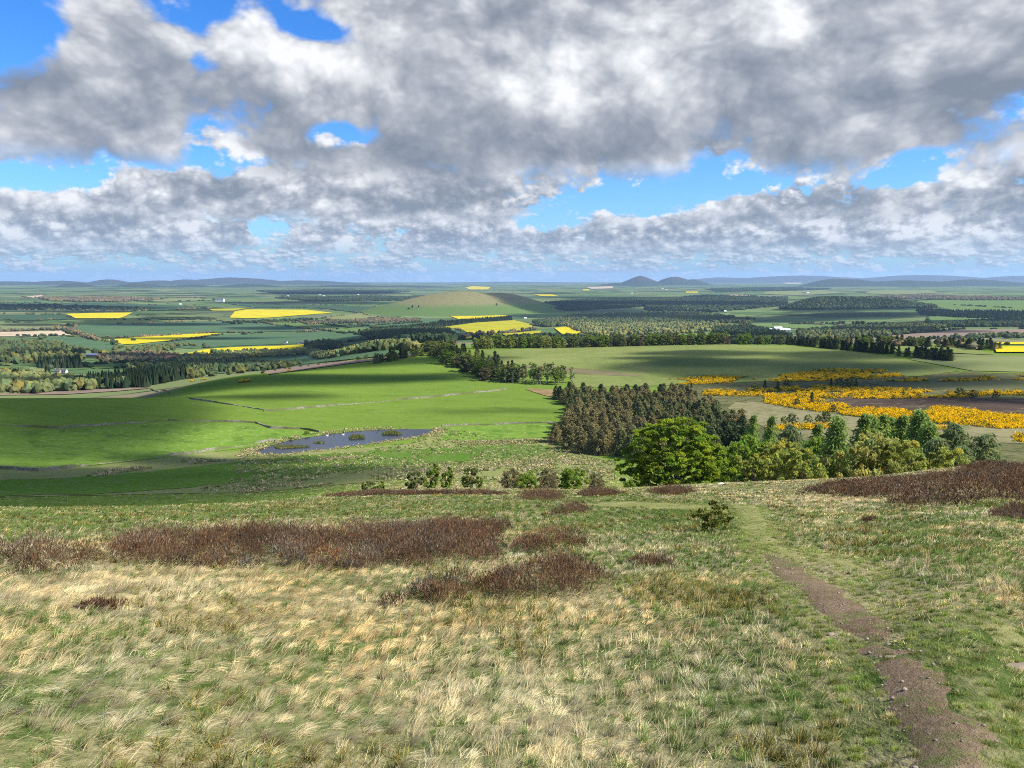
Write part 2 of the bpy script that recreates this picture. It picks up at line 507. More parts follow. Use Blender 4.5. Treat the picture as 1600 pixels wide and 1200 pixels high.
def dist_to(w, x, y):
    """Distance from spots to an outline, positive inside."""
    out_ = np.empty(len(x))
    for i in range(0, len(x), 20000):
        d = (x[i:i + 20000, None] - w[None, :, 0]) ** 2 + (y[i:i + 20000, None] - w[None, :, 1]) ** 2
        out_[i:i + 20000] = np.sqrt(d.min(1))
    return np.where(in_poly(x, y, w), out_, -out_)


def densify(pts, step, closed=True):
    out = []
    n = len(pts)
    for i in range(n if closed else n - 1):
        a = np.asarray(pts[i], float); b = np.asarray(pts[(i + 1) % n], float)
        k = max(1, int(math.hypot(*(b - a)) / step))
        for j in range(k): out.append(a + (b - a) * j / k)
    if not closed: out.append(np.asarray(pts[-1], float))
    return np.array(out)


def smooth_closed(p, it=2):
    for _ in range(it):
        q = np.roll(p, -1, 0)
        p = np.stack([p * .75 + q * .25, p * .25 + q * .75], 1).reshape(-1, 2)
    return p


def carry_on(poly):
    """Outlines that reach the edge of the photograph carry on past it."""
    p = np.array(poly, float)
    p[:, 0] += np.where(p[:, 0] <= 0, -420, np.where(p[:, 0] >= 1600, 380, 0))
    return p


def drape(name, px_poly, mat, lift, label, rag=0.0, smooth=0, kind='structure', flat=None, step_k=.02):
    """A sheet of land cover whose outline, given in the photograph's pixels, is thrown onto the land."""
    p = carry_on(px_poly)
    if smooth: p = smooth_closed(p, smooth)
    p = densify(p, 10)
    w = hit(p[:, 0], p[:, 1], 120)
    r = np.hypot(w[:, 0], w[:, 1])
    if rag:
        w = w + rag * (np.stack([vn(w[:, 0] / (rag * 3), w[:, 1] / (rag * 3), 3), vn2(w[:, 0] / (rag * 3), w[:, 1] / (rag * 3), 3)], -1) - .5) * 2
    return sheet(name, w, mat, lift, label, kind, flat, max(float(r.min()) * step_k, .12))


def sheet(name, w, mat, lift, label, kind='structure', flat=None, cell=None):
    lo, hi = w.min(0), w.max(0)
    cell = max(cell, math.sqrt((hi[0] - lo[0]) * (hi[1] - lo[1]) / 6000))
    gx, gy = np.meshgrid(np.arange(lo[0], hi[0], cell), np.arange(lo[1], hi[1], cell))
    gx = (gx + cell * .5 * (np.arange(gx.shape[0]) % 2)[:, None]).ravel(); gy = gy.ravel()
    k = in_poly(gx, gy, w)
    pts = np.concatenate([w, np.stack([gx[k], gy[k]], -1)])
    n = len(w)
    v, e, f, *_ = delaunay_2d_cdt([Vector(q) for q in pts], [(i, (i + 1) % n) for i in range(n)], [list(range(n))], 1, 1e-4)
    v = np.array([tuple(q) for q in v])
    f = np.array([q for q in f if len(q) == 3], int)
    if len(f) == 0: return None
    a = v[f]
    area = (a[:, 1, 0] - a[:, 0, 0]) * (a[:, 2, 1] - a[:, 0, 1]) - (a[:, 2, 0] - a[:, 0, 0]) * (a[:, 1, 1] - a[:, 0, 1])
    f[area < 0] = f[area < 0][:, ::-1]
    z = ground(v[:, 0], v[:, 1]) + lift if flat is None else np.full(len(v), flat)
    o = add_obj(name, make_mesh(name, np.column_stack([v, z]), f, [mat], smooth=True))
    if kind: o['kind'] = kind
    o['label'] = label
    return o


# the pond levels the land round it
POND = [(393, 704), (410, 700.5), (440, 690), (480, 683), (530, 676), (580, 671.5), (640, 670), (681, 671), (676, 676), (650, 684), (600, 690.5), (550, 697.5), (480, 706.5), (430, 711), (402, 710)]
pw = hit([p[0] for p in POND], [p[1] for p in POND])
WATER_Z = float(np.mean(ground(pw[:, 0], pw[:, 1])))
_r0 = np.array([(WATER_Z - EYE) / (d[2] / math.hypot(d[0], d[1])) for d in pix_dir([p[0] for p in POND], [p[1] for p in POND])])
pwz = pw / np.hypot(pw[:, 0], pw[:, 1])[:, None] * _r0[:, None]
pwz = smooth_closed(pwz, 2)
_open_ground = ground
_pd = densify(pwz, 2.0)


def ground(x, y):
    z = _open_ground(x, y)
    x = np.asarray(x, float); y = np.asarray(y, float)
    sh = z.shape
    near = (x > _pd[:, 0].min() - 40) & (x < _pd[:, 0].max() + 40) & (y > _pd[:, 1].min() - 40) & (y < _pd[:, 1].max() + 40)
    if np.any(near):
        z = np.atleast_1d(z).copy().ravel(); nx = near.ravel() if near.shape else np.array([True])
        xx, yy = np.atleast_1d(x).ravel()[nx], np.atleast_1d(y).ravel()[nx]
        d = dist_to(_pd, xx, yy)
        k = np.clip(1 + d / 38, 0, 1); k = k * k * (3 - 2 * k)
        lvl = WATER_Z + np.clip(-d * .10, -.9, .28)
        z[nx] = z[nx] * (1 - k) + lvl * k
        z = z.reshape(sh) if sh else z[0]
    return z


# ------------------------------------------------------------------ materials of the land
def land_material():
    m, n, out = material('land')
    geo = n.new('ShaderNodeNewGeometry'); P = geo.outputs['Position']
    x, y, z = n.sep(P)
    flat = n.vec(x, y, 0.0)
    moor = n.attr('moor', 'Fac'); plain = n.attr('plain', 'Fac')
    # hill: bleached grass over green
    a = n.noise(flat, .35, 6, .62); b = n.noise(flat, 3.5, 5, .65); b2 = n.noise(n.vm('MULTIPLY', flat, (1, .6, 1)), 14, 3, .6)
    green = n.mix(b, (.035, .060, .014), (.085, .125, .030))
    straw = n.mix(b2, (.17, .14, .07), (.40, .34, .19))
    hill = n.mix(n.remap(n.add(n.mul(a, .6), n.mul(b, .4)), .42, .60), green, straw)
    hill = n.mix(n.remap(b2, .25, .45, .55, 0), hill, (.03, .035, .012))
    # bench: improved pasture
    c = n.noise(flat, .012, 5, .55); d = n.noise(flat, .25, 5, .65)
    past = n.mix(c, (.094, .154, .021), (.134, .206, .029))
    past = n.mix(n.remap(d, .35, .75, 0, .55), past, (.15, .215, .042))
    past = n.mix(n.remap(n.noise(n.vm('MULTIPLY', flat, (.35, 1.2, 1)), .10, 6, .7), .48, .66, 0, .45), past, (.062, .118, .018))
    past = n.mix(n.remap(n.noise(flat, .55, 4, .75), .56, .70, 0, .75), past, (.22, .24, .10))
    past = n.mix(n.remap(n.noise(flat, .18, 5, .78), .30, .44, .55, 0), past, (.052, .10, .016))
    wild = n.noise(flat, .05, 6, .65)
    # valley: a patchwork of fields, each one colour, with dark hedges between
    w = n.noise(flat, .0011, 3, .5, color=True)
    q = n.vm('ADD', n.vm('MULTIPLY', flat, (.0034, .0034, 0)), n.vm('SCALE', w, scale=1.4))
    vo = n.new('ShaderNodeTexVoronoi', voronoi_dimensions='2D', feature='F1'); n.put(vo.inputs['Vector'], q); n.put(vo.inputs['Scale'], 1.0); n.put(vo.inputs['Randomness'], .75)
    ve = n.new('ShaderNodeTexVoronoi', voronoi_dimensions='2D', feature='DISTANCE_TO_EDGE'); n.put(ve.inputs['Vector'], q); n.put(ve.inputs['Scale'], 1.0); n.put(ve.inputs['Randomness'], .75)
    h1, h2, h3 = n.sep(vo.outputs['Color'])
    fld = n.ramp(h1, [(0, (.055, .098, .042)), (.2, (.085, .14, .055)), (.4, (.15, .20, .075)), (.55, (.080, .125, .045)), (.7, (.155, .18, .075)), (.82, (.055, .095, .048)), (.92, (.22, .18, .12)), (1, (.12, .15, .055))])
    fld = n.mix(n.remap(n.noise(flat, .02, 4, .6), .3, .7, 0, .3), fld, (.10, .15, .05))
    hedge = n.remap(ve.outputs['Distance'], .012, .03, 1, 0)
    hedge = n.mul(hedge, n.remap(n.noise(flat, .012, 3, .6), .40, .50))
    fld = n.mix(hedge, fld, (.018, .034, .014))
    wood = n.remap(n.noise(flat, .00085, 5, .6), .54, .58)
    fld = n.mix(n.mul(wood, .9), fld, n.mix(n.noise(flat, .02, 4, .7), (.012, .024, .010), (.040, .06, .025)))
    colr = n.mix(plain, past, fld)
    colr = n.mix(moor, colr, hill)
    bump = n.new('ShaderNodeBump'); n.put(bump.inputs['Strength'], .5); n.put(bump.inputs['Distance'], .08)
    n.put(bump.inputs['Height'], b2)
    bs = principled(n, out, colr, 1.0, 0.0)
    n.t.links.new(bump.outputs[0], bs.inputs['Normal'])
    return m


LAND = land_material()

# ------------------------------------------------------------------ the ground: one sheet from under the feet to the skyline
azs = np.concatenate([np.radians(np.arange(-180, -44, 4.0)), np.radians(np.linspace(-44, 44, 760)), np.radians(np.arange(48, 180, 4.0))])
rings = np.exp(np.linspace(math.log(.6), math.log(42000), 900))
A_, R_ = np.meshgrid(azs, rings)
X_, Y_ = R_ * np.sin(A_), R_ * np.cos(A_)
Z_ = ground(X_, Y_)
nA, nR = len(azs), len(rings)
idx = (np.arange(nR)[:, None] * nA + np.arange(nA)[None, :])
f = np.stack([idx[:-1, :], np.roll(idx, -1, 1)[:-1, :], np.roll(idx, -1, 1)[1:, :], idx[1:, :]], -1).reshape(-1, 4)
v = np.column_stack([X_.ravel(), Y_.ravel(), Z_.ravel()])
v = np.vstack([v, [0, 0, 0.0]])
cap = np.stack([np.full(nA, len(v) - 1), np.roll(idx[0], -1), idx[0]], -1)
RR = np.hypot(v[:, 0], v[:, 1])
wob = (vn(v[:, 0] / 25, v[:, 1] / 25, 4) - .5) * 90
moor_w = np.clip((150 + wob - RR) / 50, 0, 1)
ang = np.arctan2(v[:, 0], v[:, 1])
edge = np.interp(ang, [_az[0], _az[1], _az[2], _az[3], _az[-1]], [475, 475, 590, 800, 900])
plain_w = np.clip((RR - edge) / (edge * .04), 0, 1)
g_me = make_mesh('ground', v, [f, cap], [LAND], smooth=True, attrs={'moor': moor_w, 'plain': plain_w})
tag(add_obj('ground', g_me), 'grassy hilltop falling to green pasture and a wide patchwork valley', 'ground', kind='structure')


# ------------------------------------------------------------------ hills that stand up out of the valley
def hill_material(name, low, high, patch, zs):
    m, n, out = material(name)
    geo = n.new('ShaderNodeNewGeometry'); x, y, z = n.sep(geo.outputs['Position'])
    tcn = n.new('ShaderNodeTexCoord'); ox, oy, oz = n.sep(tcn.outputs['Object'])
    k = zs[1] - zs[0]
    s1 = n.noise(n.vec(x, y, 0.0), 3.2 / k, 6, .6); s2 = n.noise(n.vec(x, y, 0.0), 14 / k, 5, .62)
    h = n.add(n.remap(oz, zs[0], zs[1], 0, 1), n.mul(n.sub(s1, .5), .7))
    c = n.mix(n.remap(h, .35, .55), tuple(low), tuple(high))
    c = n.mix(n.remap(s1, .52, .66, 0, .75), c, tuple(patch))
    c = n.mix(n.remap(s2, .35, .7, .25, 0), c, (.02, .03, .015))
    principled(n, out, c, 1.0, 0.0)
    return m


def hill(label, bumps, r0, mat, nx=110, ny=60, rough=.05, name='hill', peak=0.0, dome=0.0):
    """bumps: (column, top row, half width in columns to the left, to the right, distance offset, depth factor)."""
    xs = []
    for (px, py, wl, wr, dr, dp) in bumps:
        x, y = at_range(px, r0 + dr); xs.append((float(x), float(y), py, wl, wr, dp, px, r0 + dr))
    span_l = min(b[0] - b[3] * b[7] / F * 1.05 for b in xs); span_r = max(b[0] + b[4] * b[7] / F * 1.05 for b in xs)
    wy = max(max(b[3], b[4]) * b[7] / F * b[5] for b in xs) * 1.1
    y0 = min(b[1] for b in xs); y1 = max(b[1] for b in xs)
    gx, gy = np.meshgrid(np.linspace(span_l, span_r, nx), np.linspace(y0 - wy, y1 + wy, ny))
    base = ground(gx, gy)
    hgt = np.zeros_like(base)
    for (x, y, py, wl, wr, dp, px, r) in xs:
        d = pix_dir(px, py); t = d[2] / math.hypot(d[0], d[1])
        top = EYE + t * r - ground(x, y)
        sx = np.where(gx < x, wl, wr) * r / F
        sy = (wl + wr) / 2 * r / F * dp
        q = np.sqrt(((gx - x) / sx) ** 2 + ((gy - y) / sy) ** 2)
        prof = np.clip(1 - q, 0, 1); prof = (1 - peak) * prof * prof * (3 - 2 * prof) + peak * prof ** 1.15
        prof = prof * (1 - dome) + dome * np.clip(1 - q ** 1.7, 0, 1)
        hgt = np.maximum(hgt, top * prof) + .35 * np.minimum(hgt, top * prof)
    k = hgt.max()
    hgt = hgt * (1 + rough * 2 * (vn(gx / (k * 2.2), gy / (k * 2.2), 4) - .5))
    z = base + hgt - .02 * k
    idx = np.arange(nx * ny).reshape(ny, nx)
    f = np.stack([idx[:-1, :-1], idx[:-1, 1:], idx[1:, 1:], idx[1:, :-1]], -1).reshape(-1, 4)
    org = np.array([gx.mean(), gy.mean(), base.mean()])
    o = add_obj(name, make_mesh(name, np.column_stack([gx.ravel(), gy.ravel(), z.ravel()]) - org, f, [mat], smooth=True), loc=tuple(org))
    o['kind'] = 'structure'; o['label'] = label
    return o, (gx, gy, z)


hm1 = hill_material('near_hill_grass', (.10, .17, .045), (.20, .19, .085), (.15, .12, .07), (0, 90))
knoll, KNOLL = hill('broad grassy knoll with a brown top rising from the valley floor', [(704, 457.5, 140, 150, 0, 1.35), (785, 460.5, 120, 105, 250, 1.2)], 4500, hm1, nx=160, ny=80, rough=.05, dome=.55)
hm2 = hill_material('heath_hill', (.030, .045, .026), (.060, .045, .034), (.09, .065, .045), (0, 240))
hill('pointed dark peak, left one of the twin hills on the skyline', [(1000, 431, 42, 48, 0, 1.0), (962, 442, 40, 30, -300, 1.0)], 19000, hm2, rough=.09, peak=.55)
hill('rounded dark summit, right one of the twin hills on the skyline', [(1054, 432, 46, 40, 600, 1.0), (1085, 437, 30, 34, 600, 1.0)], 19000, hm2, rough=.08, peak=.15)
hm3 = hill_material('far_moor', (.035, .05, .03), (.05, .04, .04), (.10, .07, .05), (0, 150))
hill('long low range of far blue hills with a small peak', [(20, 439.5, 160, 110, 0, .3), (95, 438.5, 80, 80, 0, .4), (170, 436, 50, 46, 500, .5), (250, 438, 80, 100, 0, .4), (290, 436.5, 60, 60, 1500, .4), (360, 433.5, 120, 150, 2000, .3), (470, 438, 120, 140, 2500, .3), (-120, 440, 160, 120, 0, .3)], 21000, hm3, nx=300, ny=70, rough=.12)
hill('low dark spur below the far range', [(120, 442, 45, 40, 0, .5), (215, 442.5, 50, 60, 0, .5), (300, 444.5, 60, 50, 0, .5), (390, 443, 70, 70, 0, .4), (540, 445, 110, 120, 0, .3), (640, 446, 90, 90, 0, .3)], 15500, hm3, nx=260, ny=50, rough=.12)
hill('long pale blue upland closing the skyline', [(1250, 430.5, 190, 200, 0, .25), (1440, 429.5, 180, 200, 0, .25), (1620, 430, 180, 160, 0, .25), (1130, 433.5, 120, 120, 0, .3), (800, 440, 200, 160, -2000, .2)], 33000, hm3, nx=300, ny=50, rough=.10)
hill('blue wooded hill with a gentle peak below the upland', [(1308, 435, 70, 100, 0, .5), (1420, 438, 110, 110, 500, .4), (1520, 436.5, 100, 120, 1500, .4)], 17000, hm2, nx=220, ny=50, rough=.10)
hm4 = hill_material('wooded_crag', (.022, .040, .018), (.028, .045, .020), (.045, .06, .03), (0, 90))
crag, CRAG = hill('dark wooded hill above the river valley', [(1285, 469, 75, 120, 0, .55), (1360, 469, 130, 110, 0, .5), (1425, 479, 60, 70, 0, .5)], 4700, hm4, nx=160, ny=60, rough=.10)
# ------------------------------------------------------------------ land cover: fields, moor, pond
def field_mat(name, c1, c2, scale=.02, fine=.4, dark=None, fleck=0.0, dsc=None, dth=.57):
    m, n, out = material(name)
    geo = n.new('ShaderNodeNewGeometry'); x, y, z = n.sep(geo.outputs['Position'])
    p = n.vec(x, y, 0.0)
    a = n.noise(p, scale, 5, .6); b = n.noise(n.vm('MULTIPLY', p, (1, .5, 1)), fine, 4, .65)
    f = n.remap(n.add(n.mul(a, .65), n.mul(b, .35)), .38, .62)
    c = n.mix(f, tuple(c1), tuple(c2))
    if dark: c = n.mix(n.remap(n.noise(p, dsc or scale * 2.7, 6, .72), dth - .05, dth + .05, 0, .9), c, tuple(dark))
    if fleck: c = n.mix(n.remap(n.noise(p, fine * 2.2, 5, .7), .54, .64, 0, fleck), c, (.42, .36, .20))
    principled(n, out, c, 1.0, 0.0)
    return m


M_RAPE = field_mat('rapeseed_bloom', (.37, .32, .018), (.56, .46, .018), .012, .10)
M_RAPE_D = field_mat('rapeseed_half_bloom', (.26, .25, .022), (.38, .35, .024), .012, .08)
M_TAN = field_mat('bare_pale_soil', (.36, .28, .19), (.46, .38, .27), .01, .08)
M_PLOUGH = field_mat('ploughed_soil', (.17, .125, .095), (.24, .18, .135), .03, .3)
M_GRASS1 = field_mat('fresh_grass_field', (.090, .145, .045), (.120, .180, .055), .008, .06)
M_GRASS2 = field_mat('blue_green_cereal', (.060, .110, .055), (.080, .135, .068), .008, .06)
M_GRASS3 = field_mat('dull_grass_field', (.14, .165, .065), (.185, .205, .085), .01, .08)
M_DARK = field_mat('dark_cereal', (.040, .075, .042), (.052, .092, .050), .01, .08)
M_OLIVE = field_mat('olive_hill_pasture', (.120, .155, .042), (.175, .200, .064), .012, .12, None, .25)
M_ROUGH = field_mat('rough_pasture', (.125, .165, .045), (.175, .200, .062), .03, .5, (.20, .19, .085), .6, .20, .54)
M_RUSH = field_mat('pale_rush', (.24, .195, .095), (.40, .33, .18), .12, 1.3, (.085, .125, .032), 0, .28, .47)
M_DEEP = field_mat('deep_green_pasture', (.062, .132, .016), (.088, .165, .024), .02, .3, (.10, .15, .035), .25, .12, .56)
M_PAST2 = field_mat('bright_pasture', (.105, .185, .026), (.140, .225, .035), .015, .2, (.07, .14, .02), .35, .09, .56)
M_MOOR = field_mat('dull_moor_grass', (.085, .092, .038), (.13, .128, .06), .03, .35, (.060, .066, .028), .2, .18, .54)
M_HEATH = field_mat('burnt_purple_heath', (.055, .040, .032), (.085, .062, .048), .04, .4, (.12, .10, .06))
M_PALEMOOR = field_mat('bleached_moor_grass', (.165, .155, .075), (.245, .22, .125), .03, .4, (.115, .12, .05), .3, .22, .55)


def cover(name, poly, mat, label, rag=0.0, smooth=0, up=0.0):
    w = hit([p[0] for p in poly], [p[1] for p in poly], 120)
    r = float(np.hypot(w[:, 0], w[:, 1]).mean())
    return drape(name, poly, mat, max(.10, r * .0004) + up, label, rag, smooth)


# the bench below the hill
cover('field', [(752, 548), (850, 545), (1000, 541), (1130, 538.5), (1230, 541), (1330, 549), (1420, 563), (1500, 580), (1440, 588), (1330, 592), (1200, 596), (1040, 603), (900, 606), (890, 590), (830, 583), (790, 575)], M_OLIVE,
      'wide olive green field with a brown scar beyond the tree belt')
cover('field', [(800, 573), (850, 572), (960, 581), (1010, 590), (930, 587), (850, 580)], field_mat('bare_scar', (.12, .105, .055), (.17, .15, .08), .05, .4), 'brown scar of thin turf in the olive field', 6, 1, .08)
cover('field', [(0, 683), (120, 672), (265, 659), (380, 662), (425, 671), (500, 676), (440, 689), (393, 699), (250, 716), (100, 732), (0, 745)], M_PAST2, 'bright pasture parcel left of the pond between two stone walls')
cover('rough_pasture', [(0, 748), (150, 729), (330, 706), (393, 706), (500, 705), (640, 694), (700, 668), (780, 664), (868, 662), (868, 694), (890, 704), (960, 722), (960, 750), (800, 752), (620, 750), (480, 762), (400, 770), (300, 771), (0, 786)], M_ROUGH,
      'rough tussocky pasture flecked with bleached grass below the pond')
cover('field', [(0, 764), (140, 748), (300, 731), (420, 716), (560, 706), (690, 700), (860, 694), (862, 712), (700, 722), (520, 738), (380, 754), (300, 762), (150, 773), (0, 784)], M_DEEP, 'deep green strip of pasture just below the hill', 3, 1, .1)
cover('field', [(700, 668), (780, 664), (868, 662), (866, 684), (760, 688), (690, 688)], M_PAST2, 'bright green paddock between the pond and the plantation', 2, 0, .06)
RUSH = [[(80, 748), (180, 734), (270, 722), (262, 728), (180, 741), (100, 752)], [(270, 721), (340, 708), (400, 709), (390, 714), (310, 726)],
        [(706, 691), (760, 688), (860, 686), (866, 691), (800, 695), (720, 696)], [(600, 741), (700, 732), (800, 722), (870, 718), (860, 734), (760, 742), (640, 752)],
        [(430, 760), (520, 748), (600, 742), (560, 752), (470, 764)], [(868, 712), (930, 722), (960, 735), (940, 745), (890, 728)], [(340, 772), (390, 765), (430, 763), (410, 772), (370, 776)], [(500, 716), (560, 713), (550, 718), (505, 720)]]
# moor on the right
cover('moor', [(1040, 603), (1200, 597), (1330, 593), (1440, 589), (1500, 581), (1640, 592), (1640, 740), (1560, 735), (1200, 720), (1170, 690), (1110, 640), (1080, 620)], M_MOOR, 'dull brown green moor on the bench right of the plantation', 6)
cover('moor', [(1290, 628), (1340, 620), (1430, 618), (1520, 622), (1640, 633), (1640, 658), (1540, 652), (1450, 640), (1400, 643), (1330, 640)], M_HEATH, 'dark purple burnt heather on the moor behind the bright gorse', 8, 1, .1)
cover('moor', [(1120, 628), (1200, 630), (1260, 640), (1330, 652), (1480, 668), (1640, 680), (1640, 712), (1440, 690), (1240, 700), (1180, 668)], M_PALEMOOR, 'bleached pale grass on the moor in front of the gorse', 8, 1, .14)
cover('moor', [(1380, 588), (1450, 592), (1640, 598), (1640, 618), (1500, 612), (1350, 603)], field_mat('grey_green_moor', (.085, .095, .045), (.115, .12, .06), .02, .3), 'grey green moor strip between the gorse bands', 6, 1, .12)
cover('field', [(1420, 562), (1480, 553), (1560, 556), (1640, 562), (1640, 592), (1520, 580)], M_GRASS3, 'dull green field behind the conifer block', 0, 0, .1)
cover('heath_strip', [(815, 607), (850, 608), (880, 612), (865, 622), (845, 616)], field_mat('brown_bracken', (.17, .115, .06), (.25, .18, .09), .1, .8), 'brown bracken gap between the two woods', 3, 1, .1)
cover('track', [(0, 623), (60, 615), (130, 608), (190, 606), (240, 607), (180, 612), (100, 617)], M_PLOUGH, 'brown ploughed strip along the edge of the bench', 0, 0, .3)
cover('field', [(408, 581), (470, 572), (560, 563), (650, 554), (650, 557), (560, 567), (470, 579), (420, 586)], M_PLOUGH, 'narrow brown ploughed strip along the far edge of the pasture', 0, 0, .3)

# the valley
YELLOW = [
    ([(102, 491), (150, 489.5), (207, 489), (195, 495), (186, 498), (118, 498), (112, 495)], M_RAPE, 'yellow rapeseed field, wedge shaped, farthest left in the valley'),
    ([(359, 497), (367, 487), (385, 484), (480, 484.5), (520, 489.5), (470, 493), (420, 497), (380, 498)], M_RAPE, 'large bright yellow rapeseed field above the dark green fields'),
    ([(327, 483.5), (386, 482), (366, 486), (332, 486)], M_RAPE_D, 'dull yellow sliver of field beside the large rapeseed field'),
    ([(148, 530), (170, 531.5), (230, 526), (280, 523), (346, 521), (330, 524), (262, 533), (215, 538), (190, 539), (178, 534)], M_RAPE, 'long thin yellow rapeseed strip tapering to the right'),
    ([(260, 556), (290, 553), (325, 546), (370, 543), (440, 541), (480, 538.5), (477, 545), (440, 548), (330, 554), (280, 558.5)], M_RAPE, 'yellow rapeseed field left of the farm, nearest of the yellow fields'),
    ([(676, 514), (740, 505), (800, 500), (828, 507), (836, 513), (800, 520), (735, 522), (715, 514)], M_RAPE_D, 'dull yellow field with a hedge of dark trees along its foot'),
    ([(735, 526), (800, 521), (846, 517), (843, 522.5), (790, 527), (715, 531)], M_RAPE_D, 'narrow yellow strip below the hedge of dark trees'),
    ([(700, 493.5), (792, 493), (786, 497.5), (716, 499)], M_RAPE, 'small yellow field at the foot of the knoll'),
    ([(866, 513), (890, 510), (905, 516), (952, 521), (930, 524.5), (880, 524)], M_RAPE, 'bright yellow field behind the long tree row'),
    ([(727, 450), (737, 447.5), (767, 449), (762, 453), (734, 453)], M_RAPE, 'tiny yellow field beyond the knoll, highest in the valley'),
    ([(1556, 536), (1640, 529), (1640, 538.5), (1563, 539)], M_RAPE, 'yellow field at the right edge, upper of the pair'),
    ([(1553, 543), (1640, 541), (1640, 551), (1557, 552)], M_RAPE, 'yellow field at the right edge, lower of the pair'),
    ([(833, 460.5), (862, 460.5), (873, 463), (845, 463)], M_RAPE, 'distant yellow sliver right of the knoll'),
    ([(910, 452.5), (921, 452.3), (920, 454.5), (911, 454.6)], M_RAPE, 'very small yellow patch left of the twin hills'),
    ([(1071, 456), (1091, 456), (1090, 458), (1072, 458)], M_RAPE, 'very small yellow patch below the rounded twin hill'),
]
for poly, m, lab in YELLOW:
    cover('rapeseed_field', poly, m, lab, 0, 0, .8)
OTHER = [
    ([(0, 523), (22, 519), (100, 517), (111, 524), (60, 526), (0, 528)], M_TAN, 'pale bare soil field at the left edge'),
    ([(0, 505.5), (90, 505), (128, 507), (95, 509.5), (60, 515), (0, 518)], M_GRASS3, 'dull grass field above the pale soil'),
    ([(36, 464), (70, 461), (68, 464.5), (45, 466)], M_TAN, 'small pale field near the left skyline'),
    ([(1370, 527), (1440, 521), (1500, 515.5), (1640, 512), (1640, 520), (1500, 526), (1440, 530), (1390, 531)], M_PLOUGH, 'long pinkish ploughed field right of the river woods'),
    ([(1127, 462), (1150, 460.5), (1182, 463), (1170, 466.5), (1130, 466)], M_TAN, 'bare tan field in front of the twin hills'),
    ([(915, 449), (958, 447.5), (957, 451), (925, 452)], M_TAN, 'pale stubble patch left of the twin hills'),
    ([(1218, 441.5), (1256, 441), (1250, 444), (1230, 444.5)], M_TAN, 'pale patch right of the twin hills'),
    ([(110, 527), (145, 528), (190, 541), (165, 553), (120, 543), (60, 529)], M_GRASS2, 'blue green cereal field below the pale soil'),
    ([(120, 508), (340, 502), (420, 507), (520, 517), (340, 520), (170, 529), (112, 521)], M_GRASS2, 'broad cereal field behind the long yellow strip'),
    ([(350, 523), (520, 519), (600, 525), (560, 533), (480, 537), (360, 541), (300, 545), (215, 540)], M_GRASS2, 'smooth cereal field above the nearest yellow field'),
    ([(400, 502), (470, 505), (560, 508), (650, 517), (560, 521), (500, 516), (420, 506)], M_GRASS1, 'light green field below the large rapeseed field'),
    ([(500, 497), (560, 490), (600, 497), (560, 501), (520, 501)], M_GRASS3, 'soft green field left of the knoll'),
    ([(480, 503), (640, 498), (700, 503), (640, 514), (540, 512)], M_GRASS2, 'blue green field in front of the knoll'),
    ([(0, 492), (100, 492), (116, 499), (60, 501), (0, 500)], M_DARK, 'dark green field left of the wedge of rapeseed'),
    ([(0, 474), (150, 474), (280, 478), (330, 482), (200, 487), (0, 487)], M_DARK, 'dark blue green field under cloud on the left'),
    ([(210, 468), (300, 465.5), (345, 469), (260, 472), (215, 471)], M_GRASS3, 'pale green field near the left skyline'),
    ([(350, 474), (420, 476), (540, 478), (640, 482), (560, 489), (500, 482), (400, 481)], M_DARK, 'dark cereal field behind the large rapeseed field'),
    ([(660, 520), (715, 515), (735, 523), (712, 531), (690, 530)], M_DARK, 'dark field left of the dull yellow field'),
    ([(480, 551), (600, 547), (660, 552), (560, 561), (440, 573), (340, 585), (300, 576), (380, 564)], M_GRASS2, 'cereal field beyond the brown strip below the farm'),
    ([(0, 575), (45, 573), (42, 582), (0, 583)], M_GRASS1, 'fresh green field at the left edge among trees'),
    ([(45, 575), (80, 573), (72, 581), (44, 581)], M_GRASS3, 'light green paddock by the white cottages'),
    ([(128, 571), (230, 566), (280, 565), (230, 573), (150, 577)], M_GRASS1, 'green paddock above the dark conifers'),
    ([(180, 549), (235, 548), (230, 556), (182, 556)], M_GRASS2, 'green paddock below the long yellow strip'),
    ([(1170, 510), (1240, 506), (1310, 509), (1330, 514), (1240, 514), (1180, 513)], M_GRASS1, 'green field behind the grey farm sheds'),
    ([(1380, 473), (1460, 469), (1600, 472), (1640, 480), (1640, 494), (1560, 492), (1440, 482)], M_GRASS1, 'rolling green field right of the wooded hill'),
    ([(1450, 495), (1530, 494), (1560, 502), (1480, 507), (1450, 504)], M_GRASS1, 'green field in front of the wooded hill'),
    ([(1060, 505), (1080, 502), (1082, 511), (1058, 512)], M_GRASS3, 'small sunlit paddock in the river woods'),
    ([(1000, 508), (1040, 510), (1050, 517), (1020, 520), (1005, 515)], M_GRASS3, 'sunlit clearing in the river woods'),
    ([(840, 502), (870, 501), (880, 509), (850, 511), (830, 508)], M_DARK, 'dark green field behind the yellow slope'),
    ([(880, 470), (960, 468), (1010, 471), (960, 474), (890, 474)], M_GRASS1, 'green glade behind the dark forest band'),
    ([(1200, 455.5), (1290, 454), (1320, 458), (1250, 462), (1190, 460)], M_GRASS3, 'light green field below the far upland'),
    ([(1360, 455), (1450, 454), (1470, 458), (1400, 461), (1350, 459)], M_GRASS3, 'light green field behind the wooded hill'),
    ([(1395, 541), (1480, 538), (1560, 556), (1480, 552), (1410, 553)], M_OLIVE, 'grassy strip between the conifer rows'),
    ([(1090, 520), (1160, 514), (1230, 522), (1170, 530), (1110, 528)], M_GRASS1, 'shaded meadow below the grey farm sheds'),
]
for poly, m, lab in OTHER:
    cover('field', poly, m, lab, 0, 0, .35)

